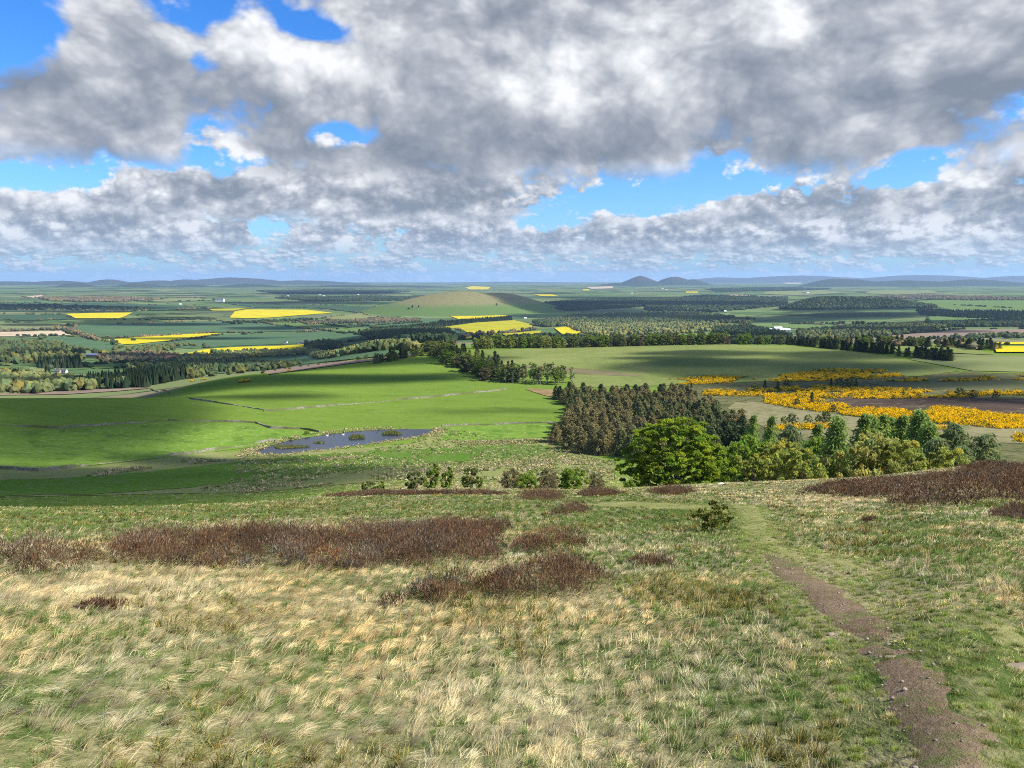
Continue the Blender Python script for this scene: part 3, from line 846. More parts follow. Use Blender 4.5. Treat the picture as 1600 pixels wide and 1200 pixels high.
# ------------------------------------------------------------------ pond
m, n, out = material('pond_water')
geo = n.new('ShaderNodeNewGeometry')
bmp = n.new('ShaderNodeBump'); n.put(bmp.inputs['Strength'], .35); n.put(bmp.inputs['Distance'], .05)
n.put(bmp.inputs['Height'], n.noise(n.vm('MULTIPLY', geo.outputs['Position'], (.5, 1.6, 1)), 1.6, 4, .6))
b = principled(n, out, (.010, .018, .034), .10, .5)
n.put(b.inputs['IOR'], 1.33)
n.t.links.new(bmp.outputs[0], b.inputs['Normal'])
M_WATER = m



def at_level(w, z):
    """Shift a spot seen on the land so that it is seen at the same place on a level z."""
    r = np.hypot(w[..., 0], w[..., 1])[..., None]
    k = (z - EYE) / (ground(w[..., 0], w[..., 1]) - EYE)
    return w * k[..., None]


o = sheet('pond', pwz, M_WATER, 0, 'small blue grey pond with reedy islets on the pasture below the hill', 'structure', WATER_Z, 3.0)
# ------------------------------------------------------------------ plants: builders
def tube(path, radii, sides=6):
    path = np.asarray(path, float); n = len(path)
    V = []
    for i in range(n):
        t = path[min(i + 1, n - 1)] - path[max(i - 1, 0)]; t /= np.linalg.norm(t) + 1e-9
        a = np.cross(t, [0.31, 0.95, 0.02]); a /= np.linalg.norm(a) + 1e-9; b = np.cross(t, a)
        th = np.linspace(0, 2 * math.pi, sides, endpoint=False)
        V.append(path[i] + radii[i] * (np.cos(th)[:, None] * a + np.sin(th)[:, None] * b))
    V = np.vstack(V); F_ = []
    for i in range(n - 1):
        for k in range(sides):
            F_.append((i * sides + k, i * sides + (k + 1) % sides, (i + 1) * sides + (k + 1) % sides, (i + 1) * sides + k))
    return V, np.array(F_)


def join(parts):
    V, F_, off = [], [], 0
    for v, f in parts:
        V.append(v); F_.append(f + off); off += len(v)
    return np.vstack(V), np.vstack(F_)


def leaf_quads(c, size, R, up_bias=0.0, asp=.6, along=None):
    """Leaf-sized rhombs at the points c, turned every way."""
    n = len(c)
    a = R.normal(size=(n, 3))
    if along is not None: a = a * .45 + along
    a /= np.linalg.norm(a, axis=1)[:, None]
    b = np.cross(a, R.normal(size=(n, 3)) + [0, 0, up_bias]); b /= np.linalg.norm(b, axis=1)[:, None] + 1e-9
    s = (np.asarray(size) * R.uniform(.45, 1.5, n))[:, None]
    V = np.stack([c - a * s, c - b * s * asp, c + a * s, c + b * s * asp], 1).reshape(-1, 3)
    return V, np.arange(n * 4).reshape(n, 4)


def tints(n, R, per, base=(1, 1, 1), spread=.25, warm=.09):
    k = R.uniform(1 - spread, 1 + spread, n); w = R.normal(0, warm, n)
    c = np.stack([k * (1 + w), k * (1 + w * .25), k * (1 - w * .5)], -1) * np.array(base)
    j = R.uniform(.88, 1.12, (n, per, 1))
    return np.clip(c[:, None, :] * j, .05, 3)


BARK = mat_plain('bark', (.09, .07, .055), .95, .05, .35, 6)
PALE_BARK = mat_plain('pale_bark', (.30, .27, .23), .9, .1, .4, 5)


def broadleaf(name, seed, Ht, Wd, n_cl, per, leaf, low=.12, mat=None, layered=.55, lean=0.0, top=.46, spread=.28, gap=.25, trunk_r=None, bark=None, loose=1.0, multi=0):
    R = np.random.default_rng(seed)
    lob = R.uniform(0, 6.28, 5)
    def env(zf, ang):
        e = 1 - np.abs((zf - top) / np.where(zf > top, 1.02 - top, top - low + .12)) ** 2.1
        lobes = 1 + gap * (np.sin(ang * 2 + lob[0]) * .5 + np.sin(ang * 3 + lob[1] + zf * 4) * .6 + np.sin(ang * 5 + lob[2] - zf * 7) * .5)
        return np.sqrt(np.clip(e, 0, 1)) * lobes
    zf = R.uniform(low, .98, n_cl * 3); ang = R.uniform(0, 6.283, n_cl * 3)
    e = env(zf, ang)
    keep = R.random(len(zf)) < e + .05
    zf, ang, e = zf[keep][:n_cl], ang[keep][:n_cl], e[keep][:n_cl]
    rr = np.sqrt(R.uniform(.10, 1, len(zf))) * e * Wd / 2
    C = np.stack([np.cos(ang) * rr, np.sin(ang) * rr, zf * Ht + R.normal(0, .03, len(zf)) * Ht], -1)
    C[:, 0] += lean * (zf ** 1.5) * Ht
    nC = len(C)
    cr = Wd / math.sqrt(n_cl) * .62 * R.uniform(.6, 1.35, nC) * loose
    L = R.normal(size=(nC, per, 3)); L /= np.linalg.norm(L, axis=2)[:, :, None]
    L *= (R.uniform(.15, 1, (nC, per, 1)) ** .5)
    out_dir = np.stack([np.cos(ang), np.sin(ang), np.zeros(nC)], -1)
    P = C[:, None, :] + L * cr[:, None, None] * np.array([1.15, 1.15, layered])
    # sprays dip outwards
    ext = np.einsum('ijk,ik->ij', L, out_dir)
    P[:, :, 2] -= np.abs(ext) * cr[:, None] * .22
    P[:, :, 0] += lean * cr[:, None] * np.clip(L[:, :, 2], 0, 1) * 1.5
    P = P.reshape(-1, 3)
    P[:, 2] = np.maximum(P[:, 2], .05)
    V, Fq = leaf_quads(P, leaf, R, .8)
    col = np.repeat(tints(nC, R, per, spread=spread).reshape(-1, 3), 4, 0)
    crown = make_mesh(name + '_crown', V, Fq, [mat], col=col)
    tr = trunk_r or Ht * .022
    lx = lambda z: lean * (z / Ht) ** 1.5 * Ht
    parts = []
    stems = [(0, 0)] if not multi else [(R.normal(0, Wd * .12), R.normal(0, Wd * .12)) for _ in range(multi)]
    for sx, sy in stems:
        zs = np.linspace(-.25, .80 * Ht, 7)
        path = np.stack([sx * zs / Ht * 1.6 + lx(np.maximum(zs, 0)) + R.normal(0, tr * .6, 7) * (zs > 0), sy * zs / Ht * 1.6 + R.normal(0, tr * .6, 7) * (zs > 0), zs], -1)
        parts.append(tube(path, tr * np.linspace(1.25, .25, 7) / math.sqrt(len(stems)), 7))
    for k in R.choice(nC, min(nC, 14), replace=False):
        c = C[k]; z0 = R.uniform(.12, .55) * min(c[2], Ht * .9) + .02 * Ht
        a = np.array([lx(z0), 0, z0]); mid = (a + c) / 2 + [0, 0, .04 * Ht]
        parts.append(tube([a, mid, c], [tr * .42, tr * .26, tr * .08], 5))
    v, f = join(parts)
    return make_mesh(name + '_trunk', v, f, [bark or BARK], smooth=True), crown


def conifer(name, seed, Ht, Wd, n_br, per, needle, mat, low=.06, lean=0.0, droop=.25, spread=.25, bare=0.0, power=.85, bark=None, tuft=1.0):
    R = np.random.default_rng(seed)
    zf = low + (1 - low) * (np.arange(n_br) + R.uniform(0, 1, n_br)) / n_br
    zf = zf ** .92
    ang = np.arange(n_br) * 2.399 + R.normal(0, .35, n_br)
    Lb = Wd / 2 * np.clip(1 - zf, 0, 1) ** power * R.uniform(.62, 1.18, n_br) * np.clip((zf - low) * 8 + .55, 0, 1) + .04 * Wd
    t = R.uniform(.12, 1, (n_br, per)) ** .75
    x = np.cos(ang)[:, None] * Lb[:, None] * t; y = np.sin(ang)[:, None] * Lb[:, None] * t
    z = zf[:, None] * Ht - droop * Lb[:, None] * t + .22 * Lb[:, None] * t ** 3
    P = np.stack([x, y, z], -1)
    P += R.normal(0, 1, P.shape) * np.array([.07, .07, .045]) * Wd * (.4 + .6 * (1 - zf))[:, None, None] * tuft
    P[:, :, 0] += lean * zf[:, None] ** 1.4 * Ht
    al = np.stack([np.cos(ang), np.sin(ang), np.full(n_br, -.35)], -1)
    V, Fq = leaf_quads(P.reshape(-1, 3), needle, R, .6, .42, np.repeat(al, per, 0))
    V[:, 2] = np.maximum(V[:, 2], .03)
    col = np.repeat(tints(n_br, R, per, spread=spread, warm=.10).reshape(-1, 3), 4, 0)
    crown = make_mesh(name + '_crown', V, Fq, [mat], col=col)
    zs = np.linspace(-.3, .99 * Ht, 8)
    path = np.stack([lean * (np.maximum(zs, 0) / Ht) ** 1.4 * Ht, np.zeros(8), zs], -1)
    parts = [tube(path, Ht * .014 * np.linspace(1.3, .1, 8), 6)]
    for k in R.choice(n_br, min(n_br, 16), replace=False):
        a = np.array([lean * zf[k] ** 1.4 * Ht, 0, zf[k] * Ht]); e = a + np.array([math.cos(ang[k]) * Lb[k] * .8, math.sin(ang[k]) * Lb[k] * .8, -droop * Lb[k] * .6])
        parts.append(tube([a, e], [Ht * .004, Ht * .0015], 4))
    v, f = join(parts)
    return make_mesh(name + '_trunk', v, f, [bark or BARK], smooth=True), crown


def plant(name, label, cat, meshes, x, y, s=1.0, rz=None, group=None, sink=0.0, sz=None, parts=('trunk', 'crown')):
    z = float(ground(x, y)) - sink
    rz = random.uniform(0, 6.28) if rz is None else rz
    root = empty(name, (float(x), float(y), z), rz, (s, s, s * (sz or 1.0)))
    tag(root, label, cat, group)
    for part, me in zip(parts, meshes):
        add_obj(part, me, root)
    return root


def grow(px, py, Y=None):
    """Foot of a plant: seen at (px,py), or on the bearing px at distance Y where the brow hides its foot."""
    if Y is None:
        return hit(px, py)[0]
    return np.array(at_range(px, Y))


L_BEECH = leaf_mat('beech_leaf', (.235, .315, .032), trans=.52)
L_BIRCH = leaf_mat('birch_leaf', (.345, .375, .080), trans=.5)
L_WILLOW = leaf_mat('willow_leaf', (.39, .385, .105), trans=.5)
L_GREEN = leaf_mat('fresh_leaf', (.205, .295, .045), trans=.5)
L_DULL = leaf_mat('dull_leaf', (.17, .20, .062), trans=.45)
L_BUD = leaf_mat('budding_twigs', (.18, .155, .075), trans=.35)
L_LARCH = leaf_mat('larch_needles', (.235, .325, .080), trans=.54)
L_SPRUCE = leaf_mat('spruce_needles', (.165, .190, .074), trans=.38)
L_SPRUCE_B = leaf_mat('brown_spruce_needles', (.245, .222, .095), trans=.38)
L_DARK = leaf_mat('dark_needles', (.055, .080, .032), trans=.25)
L_PINE = leaf_mat('pine_needles', (.20, .245, .10), trans=.48)
L_GORSE = leaf_mat('gorse_bloom', (.88, .56, .008), trans=.32)
L_GORSE_G = leaf_mat('gorse_spines', (.075, .095, .018), trans=.2)

# ------------------------------------------------------------------ the beech and the small trees at the brow
bx, by = grow(1064, 760, 110)
BH = 12.3
bee = broadleaf('beech', 21, BH, 15.6, 560, 110, .195, low=.06, mat=L_BEECH, layered=.42, lean=.0, top=.38, spread=.34, gap=.20, trunk_r=.30, loose=1.3)
plant('beech_tree', 'broad bright green beech with low sweeping branches in front of the plantation', 'tree', bee, bx, by, 1.0, 0.4, sink=.2)

SHRUB = [broadleaf('young_birch', 31, 2.6, 1.35, 46, 60, .10, low=.04, mat=L_GREEN, layered=.9, lean=.22, top=.5, multi=3),
         broadleaf('young_rowan', 32, 2.3, 2.1, 54, 60, .10, low=.03, mat=L_DULL, layered=.8, lean=.06, top=.45, multi=3),
         broadleaf('low_willow', 33, 2.0, 2.9, 70, 60, .095, low=.02, mat=L_GREEN, layered=.7, lean=.03, top=.38, multi=4),
         broadleaf('bare_thorn', 34, 2.4, 3.4, 80, 44, .085, low=.03, mat=L_BUD, layered=.7, lean=.05, top=.45, multi=4, loose=1.2)]
for px, py, Y, k, s, lab in [
    (537, 768, 66, 1, .55, 'thin dull sapling, leftmost of the saplings along the brow'),
    (570, 769, 66, 1, .85, 'round dull green sapling second in the row along the brow'),
    (585, 767, 67, 0, .62, 'small sapling bent by the wind right of the round dull sapling'),
    (645, 764, 68, 1, .92, 'rounded green bush left of the two wind bent birches'),
    (668, 758, 74, 0, 1.18, 'tall young birch bent to the right by the wind'),
    (692, 757, 76, 0, 1.05, 'wind bent young birch just right of the tall one'),
    (733, 762, 72, 1, 1.10, 'dull green rowan bush right of the wind bent birches'),
    (746, 769, 64, 0, .48, 'small bright sapling at the foot of the dull rowan bush'),
    (800, 765, 72, 3, .95, 'twiggy half bare thorn bush with sparse green leaf'),
    (824, 768, 66, 2, .95, 'bright green bush among heather in front of the thorns'),
    (858, 763, 80, 3, 1.05, 'wide grey brown thorn bush right of the bright bush'),
    (900, 768, 70, 2, 1.28, 'largest leafy bush among the heather at the brow'),
    (935, 765, 80, 3, .85, 'low twiggy thorn between the leafy bush and the beech'),
    (990, 764, 84, 2, .86, 'low yellow green willow at the foot of the beech'),
    (1012, 762, 90, 2, .7, 'small willow tucked under the beech branches'),
    (1130, 758, 88, 2, .9, 'low leafy bush right of the beech foot')]:
    x, y = at_range(px, Y)
    plant('shrub', lab, 'shrub', SHRUB[k], x, y, s * .8, random.uniform(-.4, .4) if k == 0 else None, 'bushes and saplings along the brow', parts=('stem', 'foliage'), sink=.05)

# ------------------------------------------------------------------ larches, birches and willows behind the heather ridge
LARCH = [conifer('larch', 41, 10.0, 8.6, 190, 36, .20, L_LARCH, low=.02, lean=.05, droop=.18, power=.85),
         conifer('larch', 42, 9.0, 6.2, 160, 32, .19, L_LARCH, low=.02, lean=.08, droop=.12, power=.9),
         conifer('larch', 43, 8.0, 8.0, 140, 34, .19, L_PINE, low=.02, lean=.03, droop=.05, power=.62)]
BIRCH = [broadleaf('birch', 51, 6.4, 6.6, 120, 84, .155, low=.02, mat=L_BIRCH, layered=.75, top=.42, spread=.2, gap=.2, multi=3),
         broadleaf('willow', 52, 6.0, 8.0, 130, 84, .155, low=.02, mat=L_WILLOW, layered=.75, top=.42, spread=.22, gap=.2, multi=3),
         broadleaf('sallow', 53, 5.2, 7.2, 120, 80, .16, low=.02, mat=L_GREEN, layered=.6, top=.36, spread=.25, gap=.24, multi=3)]
# foot column, top row, distance, builder, kind, label
RIGHT_TREES = [
    (1150, 694, 150, BIRCH[2], 5.2, 'sallow_tree', 'bright green rounded sallow just right of the beech'),
    (1172, 688, 140, BIRCH[2], 5.2, 'sallow_tree', 'taller green sallow behind the one beside the beech'),
    (1196, 684, 128, BIRCH[2], 5.2, 'sallow_tree', 'dense green sallow left of the pale birches'),
    (1210, 652, 190, LARCH[1], 9.0, 'larch_tree', 'narrow dark larch standing alone left of the larch group'),
    (1222, 694, 116, BIRCH[0], 6.4, 'birch_tree', 'pale yellow green birch, broadest on the left of the tall larch'),
    (1246, 690, 122, BIRCH[0], 6.4, 'birch_tree', 'pale birch close behind the broad one'),
    (1268, 704, 110, BIRCH[0], 6.4, 'birch_tree', 'small pale birch at the heather edge left of the tall larch'),
    (1192, 712, 112, BIRCH[0], 6.4, 'birch_tree', 'low yellowish birch at the left end of the heather ridge'),
    (1248, 668, 160, LARCH[2], 8.0, 'pine_tree', 'dark rounded pine behind the pale birches'),
    (1284, 665, 165, LARCH[1], 9.0, 'larch_tree', 'slim larch behind and left of the tall larch'),
    (1318, 655, 118, LARCH[0], 10.0, 'larch_tree', 'tall wide larch with sweeping branches, foremost of the larches'),
    (1300, 688, 132, BIRCH[2], 5.2, 'sallow_tree', 'shaded green sallow at the left foot of the tall larch'),
    (1357, 650, 150, LARCH[1], 9.0, 'larch_tree', 'pointed larch, first to the right of the tall larch'),
    (1372, 653, 156, LARCH[0], 10.0, 'larch_tree', 'larch close behind the first pointed one'),
    (1390, 652, 160, LARCH[1], 9.0, 'larch_tree', 'larch in the middle of the row behind the willows'),
    (1402, 656, 166, LARCH[1], 9.0, 'larch_tree', 'small larch filling the middle of the row'),
    (1417, 652, 150, LARCH[1], 9.0, 'larch_tree', 'wind swept larch with a bare left side behind the pale willow'),
    (1447, 645, 146, LARCH[0], 10.0, 'larch_tree', 'tallest pointed larch at the right of the row'),
    (1466, 664, 140, LARCH[0], 10.0, 'larch_tree', 'bushy larch at the right end of the row'),
    (1372, 686, 118, BIRCH[1], 6.0, 'willow_tree', 'large golden brown willow right of the tall larch'),
    (1350, 706, 126, BIRCH[2], 5.2, 'sallow_tree', 'green sallow between the tall larch and the golden willow'),
    (1400, 694, 122, BIRCH[1], 6.0, 'willow_tree', 'golden willow behind the largest one'),
    (1432, 690, 118, BIRCH[0], 6.4, 'birch_tree', 'yellow green birch right of the golden willow'),
    (1482, 690, 128, LARCH[2], 8.0, 'pine_tree', 'dark pine in shade right of the yellow green birch'),
    (1506, 703, 118, BIRCH[0], 6.4, 'birch_tree', 'small yellow green birch at the right end of the trees'),
    (1512, 668, 150, LARCH[2], 8.0, 'pine_tree', 'open grey green pine near the right edge of the trees'),
    (1558, 684, 140, LARCH[2], 8.0, 'pine_tree', 'spreading grey green pine, farthest right of all'),
    (1528, 702, 130, LARCH[2], 8.0, 'pine_tree', 'low pine between the two grey green ones'),
    (1182, 650, 215, LARCH[1], 9.0, 'larch_tree', 'small larch at the right corner of the plantation'),
]


def fit_height(x, y, px, top):
    """Height that carries the tip of a tree at (x,y) up to the row top of the photograph."""
    d = pix_dir(px, top); r = math.hypot(x, y)
    return EYE + d[2] / math.hypot(d[0], d[1]) * r - float(ground(x, y))


for px, top, Y, me, h0, nm, lab in RIGHT_TREES:
    x, y = at_range(px, Y)
    hh = max(2.5, fit_height(x, y, px, top))
    s = hh / h0
    wide = min(1.25, max(.75, 1 / s))
    r = plant(nm, lab, 'tree', me, x, y, s, None, 'trees behind the heather ridge')
    r.scale = (s * wide, s * wide, s)
    if 'larch' in nm: r.rotation_euler = (0, 0, random.uniform(-.5, .5))

# ------------------------------------------------------------------ the plantation
SPRUCE = [conifer('spruce', 61, 9.8, 8.9, 96, 26, .40, L_SPRUCE, low=.02, droop=.35, power=0.70, tuft=1.05, spread=.20),
          conifer('spruce', 62, 9.8, 8.5, 92, 26, .40, L_SPRUCE_B, low=.02, droop=.35, power=0.70, tuft=1.05, spread=.20),
          conifer('spruce', 63, 9.8, 9.3, 96, 26, .40, L_SPRUCE_B, low=.02, droop=.30, power=0.65, tuft=1.05, spread=.20),
          conifer('spruce', 64, 9.8, 8.3, 92, 26, .40, L_SPRUCE, low=.02, droop=.40, power=0.80, tuft=1.05, spread=.20),
          conifer('spruce', 65, 9.8, 8.5, 92, 25, .40, L_DARK, low=.02, droop=.35, power=0.75, tuft=1.05, spread=.20)]


def scatter(poly, spacing, jitter=.42, seed=1):
    R = np.random.default_rng(seed)
    w = hit(*carry_on(poly).T, 100) if not isinstance(poly, np.ndarray) else poly
    lo, hi = w.min(0), w.max(0)
    gx, gy = np.meshgrid(np.arange(lo[0], hi[0], spacing), np.arange(lo[1], hi[1], spacing * .87))
    gx = gx + (np.arange(gx.shape[0]) % 2)[:, None] * spacing / 2
    gx = gx + R.uniform(-jitter, jitter, gx.shape) * spacing; gy = gy + R.uniform(-jitter, jitter, gy.shape) * spacing
    k = in_poly(gx, gy, w)
    return np.stack([gx[k], gy[k]], -1)


def wline(pts):
    return np.array([at_range(px, r) for px, r in pts])


plot = wline([(866, 330), (884, 314), (912, 300), (965, 288), (1010, 272), (1060, 262), (1120, 258), (1172, 266), (1180, 300), (1168, 350), (1120, 400), (1090, 440), (1045, 472), (960, 482), (900, 486), (864, 478), (868, 436), (892, 408), (897, 384), (872, 360)])
pts = scatter(plot, 7.1, .36, 5)
R5 = np.random.default_rng(5)
order = np.argsort(np.hypot(pts[:, 0], pts[:, 1]))
pts = pts[order][:295]
for x, y in pts:
    r = math.hypot(x, y); az_ = math.atan2(x, y)
    brown = vn(x / 40 + 9, y / 40, 2)
    k = R5.choice([1, 2, 1]) if brown > .52 else R5.choice([0, 3, 0, 2])
    if az_ > .225 and r < 330: k = R5.choice([4, 0, 3, 4])
    if r > 438 and R5.random() < .75: k = 4  # cloud shade over the back rows is put into their needle colour
    s = R5.uniform(.86, 1.08) * (1.0 if r < 400 else .92)
    plant('spruce_tree', 'brown tinged spruce packed among others in the dense plantation', 'tree', SPRUCE[k], x, y, s, R5.uniform(0, 6.28), 'spruces of the plantation')
x, y = grow(898, 702); plant('birch_tree', 'yellow green birch standing out at the left corner of the plantation', 'tree', BIRCH[0], x, y, 1.15)

# ------------------------------------------------------------------ tree belts on the bench
WOODY = [broadleaf('ash', 71, 11, 8.5, 70, 44, .40, low=.02, mat=L_GREEN, top=.5, gap=.2),
         broadleaf('oak', 72, 10, 9.5, 70, 44, .40, low=.02, mat=L_DULL, top=.45, gap=.2),
         broadleaf('sycamore', 73, 10, 8.0, 70, 44, .40, low=.02, mat=L_BIRCH, top=.45, gap=.2),
         broadleaf('thorn', 74, 9, 8.0, 70, 40, .38, low=.02, mat=L_BUD, top=.5, gap=.25)]
POLES = [broadleaf('pole_wood', 75, 11, 4.0, 34, 34, .30, low=.35, mat=L_DULL, top=.68, gap=.25, trunk_r=.16, bark=PALE_BARK),
         broadleaf('pole_wood', 76, 11, 4.4, 34, 34, .30, low=.30, mat=L_GREEN, top=.65, gap=.25, trunk_r=.16, bark=PALE_BARK)]
FIRS = [conifer('fir', 81, 11, 6.4, 66, 18, .42, L_DARK, low=.02, droop=.3, tuft=1.2), conifer('fir', 82, 11, 6.4, 66, 18, .42, L_SPRUCE_B, droop=.3, tuft=1.2)]


def rows(pts_px, n, deep, seed):
    """n spots along a line of the bench (column, distance) with some depth."""
    R = np.random.default_rng(seed)
    w = wline(pts_px); seg = np.hypot(*np.diff(w, axis=0).T); cum = np.concatenate([[0], np.cumsum(seg)])
    t = (np.arange(n) + R.uniform(.1, .9, n)) / n * cum[-1]
    x = np.interp(t, cum, w[:, 0]); y = np.interp(t, cum, w[:, 1])
    return np.stack([x + R.normal(0, deep, n), y + R.normal(0, deep, n)], -1), t / cum[-1]


def belt(line, n, deep, seed, pick, hgt, name, label, group, wide=1.0):
    R = np.random.default_rng(seed)
    p, t = rows(line, n, deep, seed)
    for (x, y), q in zip(p, t):
        me, h0 = pick(q, R)
        s = hgt * R.uniform(.8, 1.15) / h0
        r = plant(name(me) if callable(name) else name, label, 'tree', me, x, y, s, R.uniform(0, 6.28), group)
        r.scale = (s * wide, s * wide, s)


nm = lambda me: 'conifer_tree' if me in FIRS else 'broadleaf_tree'
belt([(672, 760), (700, 668), (725, 600), (760, 545), (792, 515)], 62, 5.5, 1, lambda q, R: (WOODY[R.choice([0, 1, 1, 3])] if R.random() < .93 else FIRS[R.choice([0, 1])], 10.5), 10.5, nm, 'leafy tree in the mixed belt running up between the two fields', 'trees of the belt between the fields', 1.2)
belt([(690, 745), (722, 655), (762, 590), (790, 548)], 28, 5.5, 2, lambda q, R: (FIRS[R.choice([1, 1, 0])], 11), 11.5, nm, 'brown tipped conifer along the far side of the mixed belt', 'conifers of the belt between the fields')
belt([(780, 520), (815, 516), (850, 514), (888, 508)], 46, 4.5, 3, lambda q, R: (POLES[R.choice([0, 1])], 11), 11.5, 'pole_tree', 'slender pale trunked tree in the short wood between belt and plantation', 'slender trees of the short wood')
belt([(745, 775), (850, 790), (1000, 820), (1140, 850)], 92, 3.0, 4, lambda q, R: (WOODY[R.choice([0, 2, 2, 0]) if q < .35 else R.choice([0, 0, 1, 3])], 10), 11, 'broadleaf_tree', 'leafy tree in the long row along the far side of the olive field', 'trees of the long field row', 1.0)
belt([(745, 795), (850, 805), (1000, 835), (1230, 890)], 44, 4.0, 14, lambda q, R: (WOODY[R.choice([0, 1, 3])], 10), 12, 'broadleaf_tree', 'taller tree standing behind the long field row', 'taller trees behind the long field row', 1.0)
belt([(588, 640), (620, 665), (660, 700)], 18, 3.5, 5, lambda q, R: (FIRS[0] if R.random() < .6 else WOODY[1], 11), 8.5, nm, 'dark tree in the clump at the far corner of the left pasture', 'dark clump at the pasture corner')
belt([(1236, 870), (1300, 800), (1350, 760), (1404, 722)], 84, 2.2, 6, lambda q, R: (FIRS[0], 11), 8.2, 'conifer_tree', 'dark conifer in the long straight shelter row on the right', 'conifers of the straight shelter row', 1.25)
belt([(1428, 700), (1450, 682), (1495, 650)], 46, 4.5, 7, lambda q, R: (FIRS[0], 11), 8.0, 'conifer_tree', 'dark conifer in the small dense block right of the shelter row', 'conifers of the small block', 1.25)
belt([(1280, 930), (1350, 900), (1430, 850), (1500, 820), (1556, 790)], 86, 6.0, 8, lambda q, R: (FIRS[R.choice([0, 0, 1])] if q > .65 or R.random() < .5 else WOODY[R.choice([0, 1])], 11), 9.0, nm, 'tree in the mixed strip behind the straight shelter row', 'trees of the mixed strip', 1.3)
# lone bushes and trees among the gorse
for px, py, h, me, h0, lab in [
    (1215, 612, 6.0, FIRS[0], 11, 'dark conifer among the gorse, leftmost of the dark clump'), (1230, 606, 5, WOODY[1], 10, 'dark bush beside the leftmost conifer in the gorse'),
    (1180, 612, 5, WOODY[1], 10, 'dark rounded tree at the left end of the gorse'), (1195, 609, 6, FIRS[0], 11, 'dark conifer left of the rounded bush in the gorse'),
    (1298, 605, 5.5, FIRS[0], 11, 'dark tree in the middle clump of the gorse'), (1312, 607, 6.5, WOODY[1], 10, 'largest dark tree of the middle gorse clump'), (1328, 607, 6, WOODY[1], 10, 'dark tree right of the largest in the gorse clump'), (1337, 605, 5, FIRS[0], 11, 'dark pointed tree ending the middle gorse clump'),
    (1268, 632, 6.5, FIRS[0], 11, 'grey green pine rising from the bright gorse'), (1245, 634, 4, WOODY[1], 10, 'green bush in the bright gorse left of the pine'), (1302, 643, 3.5, WOODY[1], 10, 'green bush in the bright gorse right of the pine'),
    (1500, 620, 4.5, WOODY[1], 10, 'dark bush on the burnt heath, left of three'), (1520, 622, 4, WOODY[3], 9, 'dark bush on the burnt heath, middle of three'), (1555, 622, 3.5, WOODY[1], 10, 'dark bush on the burnt heath, right of three'),
    (1415, 614, 3, WOODY[1], 10, 'small dark bush in the far gorse band'), (1225, 666, 4.5, WOODY[0], 11, 'round green bush left of the bushes on pale grass'), (1238, 664, 5, WOODY[1], 10, 'round dark bush on the pale grass'), (1262, 664, 4.5, WOODY[0], 11, 'spreading bush on the pale grass by the lower gorse'), (1280, 663, 4, WOODY[1], 10, 'small dark bush right of the spreading one'), (1290, 660, 5, WOODY[1], 10, 'taller bush ending the row on pale grass'),
    (1080, 608, 4, FIRS[0], 11, 'small dark conifer behind the plantation'), (1115, 652, 6, WOODY[2], 10, 'yellow green tree at the back of the plantation')]:
    x, y = hit(px, py)[0]
    plant('moor_tree', lab, 'tree', me, x, y, h / h0, None, 'scattered trees on the moor')
R9 = np.random.default_rng(9)
for px, py in [(300, 592), (316, 590), (396, 574), (412, 582), (430, 580), (446, 577), (452, 578), (470, 574), (482, 573), (498, 571), (510, 569), (523, 567), (541, 565), (560, 564), (572, 562), (588, 561), (600, 559), (615, 558), (632, 556)]:
    x, y = hit(px, py)[0]
    plant('hedge_bush', 'dark round bush along the brown ploughed strip', 'bush', WOODY[1], x, y, R9.uniform(.22, .45), None, 'bushes along the ploughed strip')

# ------------------------------------------------------------------ gorse in flower
def dome_scatter(name, poly, spacing, size, h, per, leaf, mats, label, seed, mix=.12, kind='stuff', thin=0.0):
    R = np.random.default_rng(seed)
    p = scatter(poly, spacing, .5, seed)
    if thin: p = p[vn(p[:, 0] / 22, p[:, 1] / 22, 3) > thin]
    if len(p) == 0: return
    n = len(p)
    s = R.uniform(.5, 1.55, n) * size; hh = R.uniform(.5, 1.5, n) * h
    d = R.normal(size=(n, per, 3)); d /= np.linalg.norm(d, axis=2)[:, :, None]; d[:, :, 2] = np.abs(d[:, :, 2])
    d *= R.uniform(.7, 1.05, (n, per, 1))
    z = ground(p[:, 0], p[:, 1])
    P = np.stack([p[:, 0:1] + d[:, :, 0] * s[:, None], p[:, 1:2] + d[:, :, 1] * s[:, None], z[:, None] + d[:, :, 2] * hh[:, None] + .15], -1).reshape(-1, 3)
    V, Fq = leaf_quads(P, leaf, R, .5, .7)
    bloom = np.clip(vn(p[:, 0] / 9 + 3, p[:, 1] / 9, 3) * 1.3 - .15, 0, 1)
    green = (R.random(n) < mix)[:, None] | (d[:, :, 2] < .26) | (R.random((n, per)) < (.32 - .30 * bloom)[:, None])
    col = np.repeat(tints(n, R, per, spread=.15, warm=.06).reshape(-1, 3), 4, 0)
    o = add_obj(name, make_mesh(name, V, Fq, mats, midx=green.ravel().astype(int), col=col))
    return tag(o, label, kind=kind)


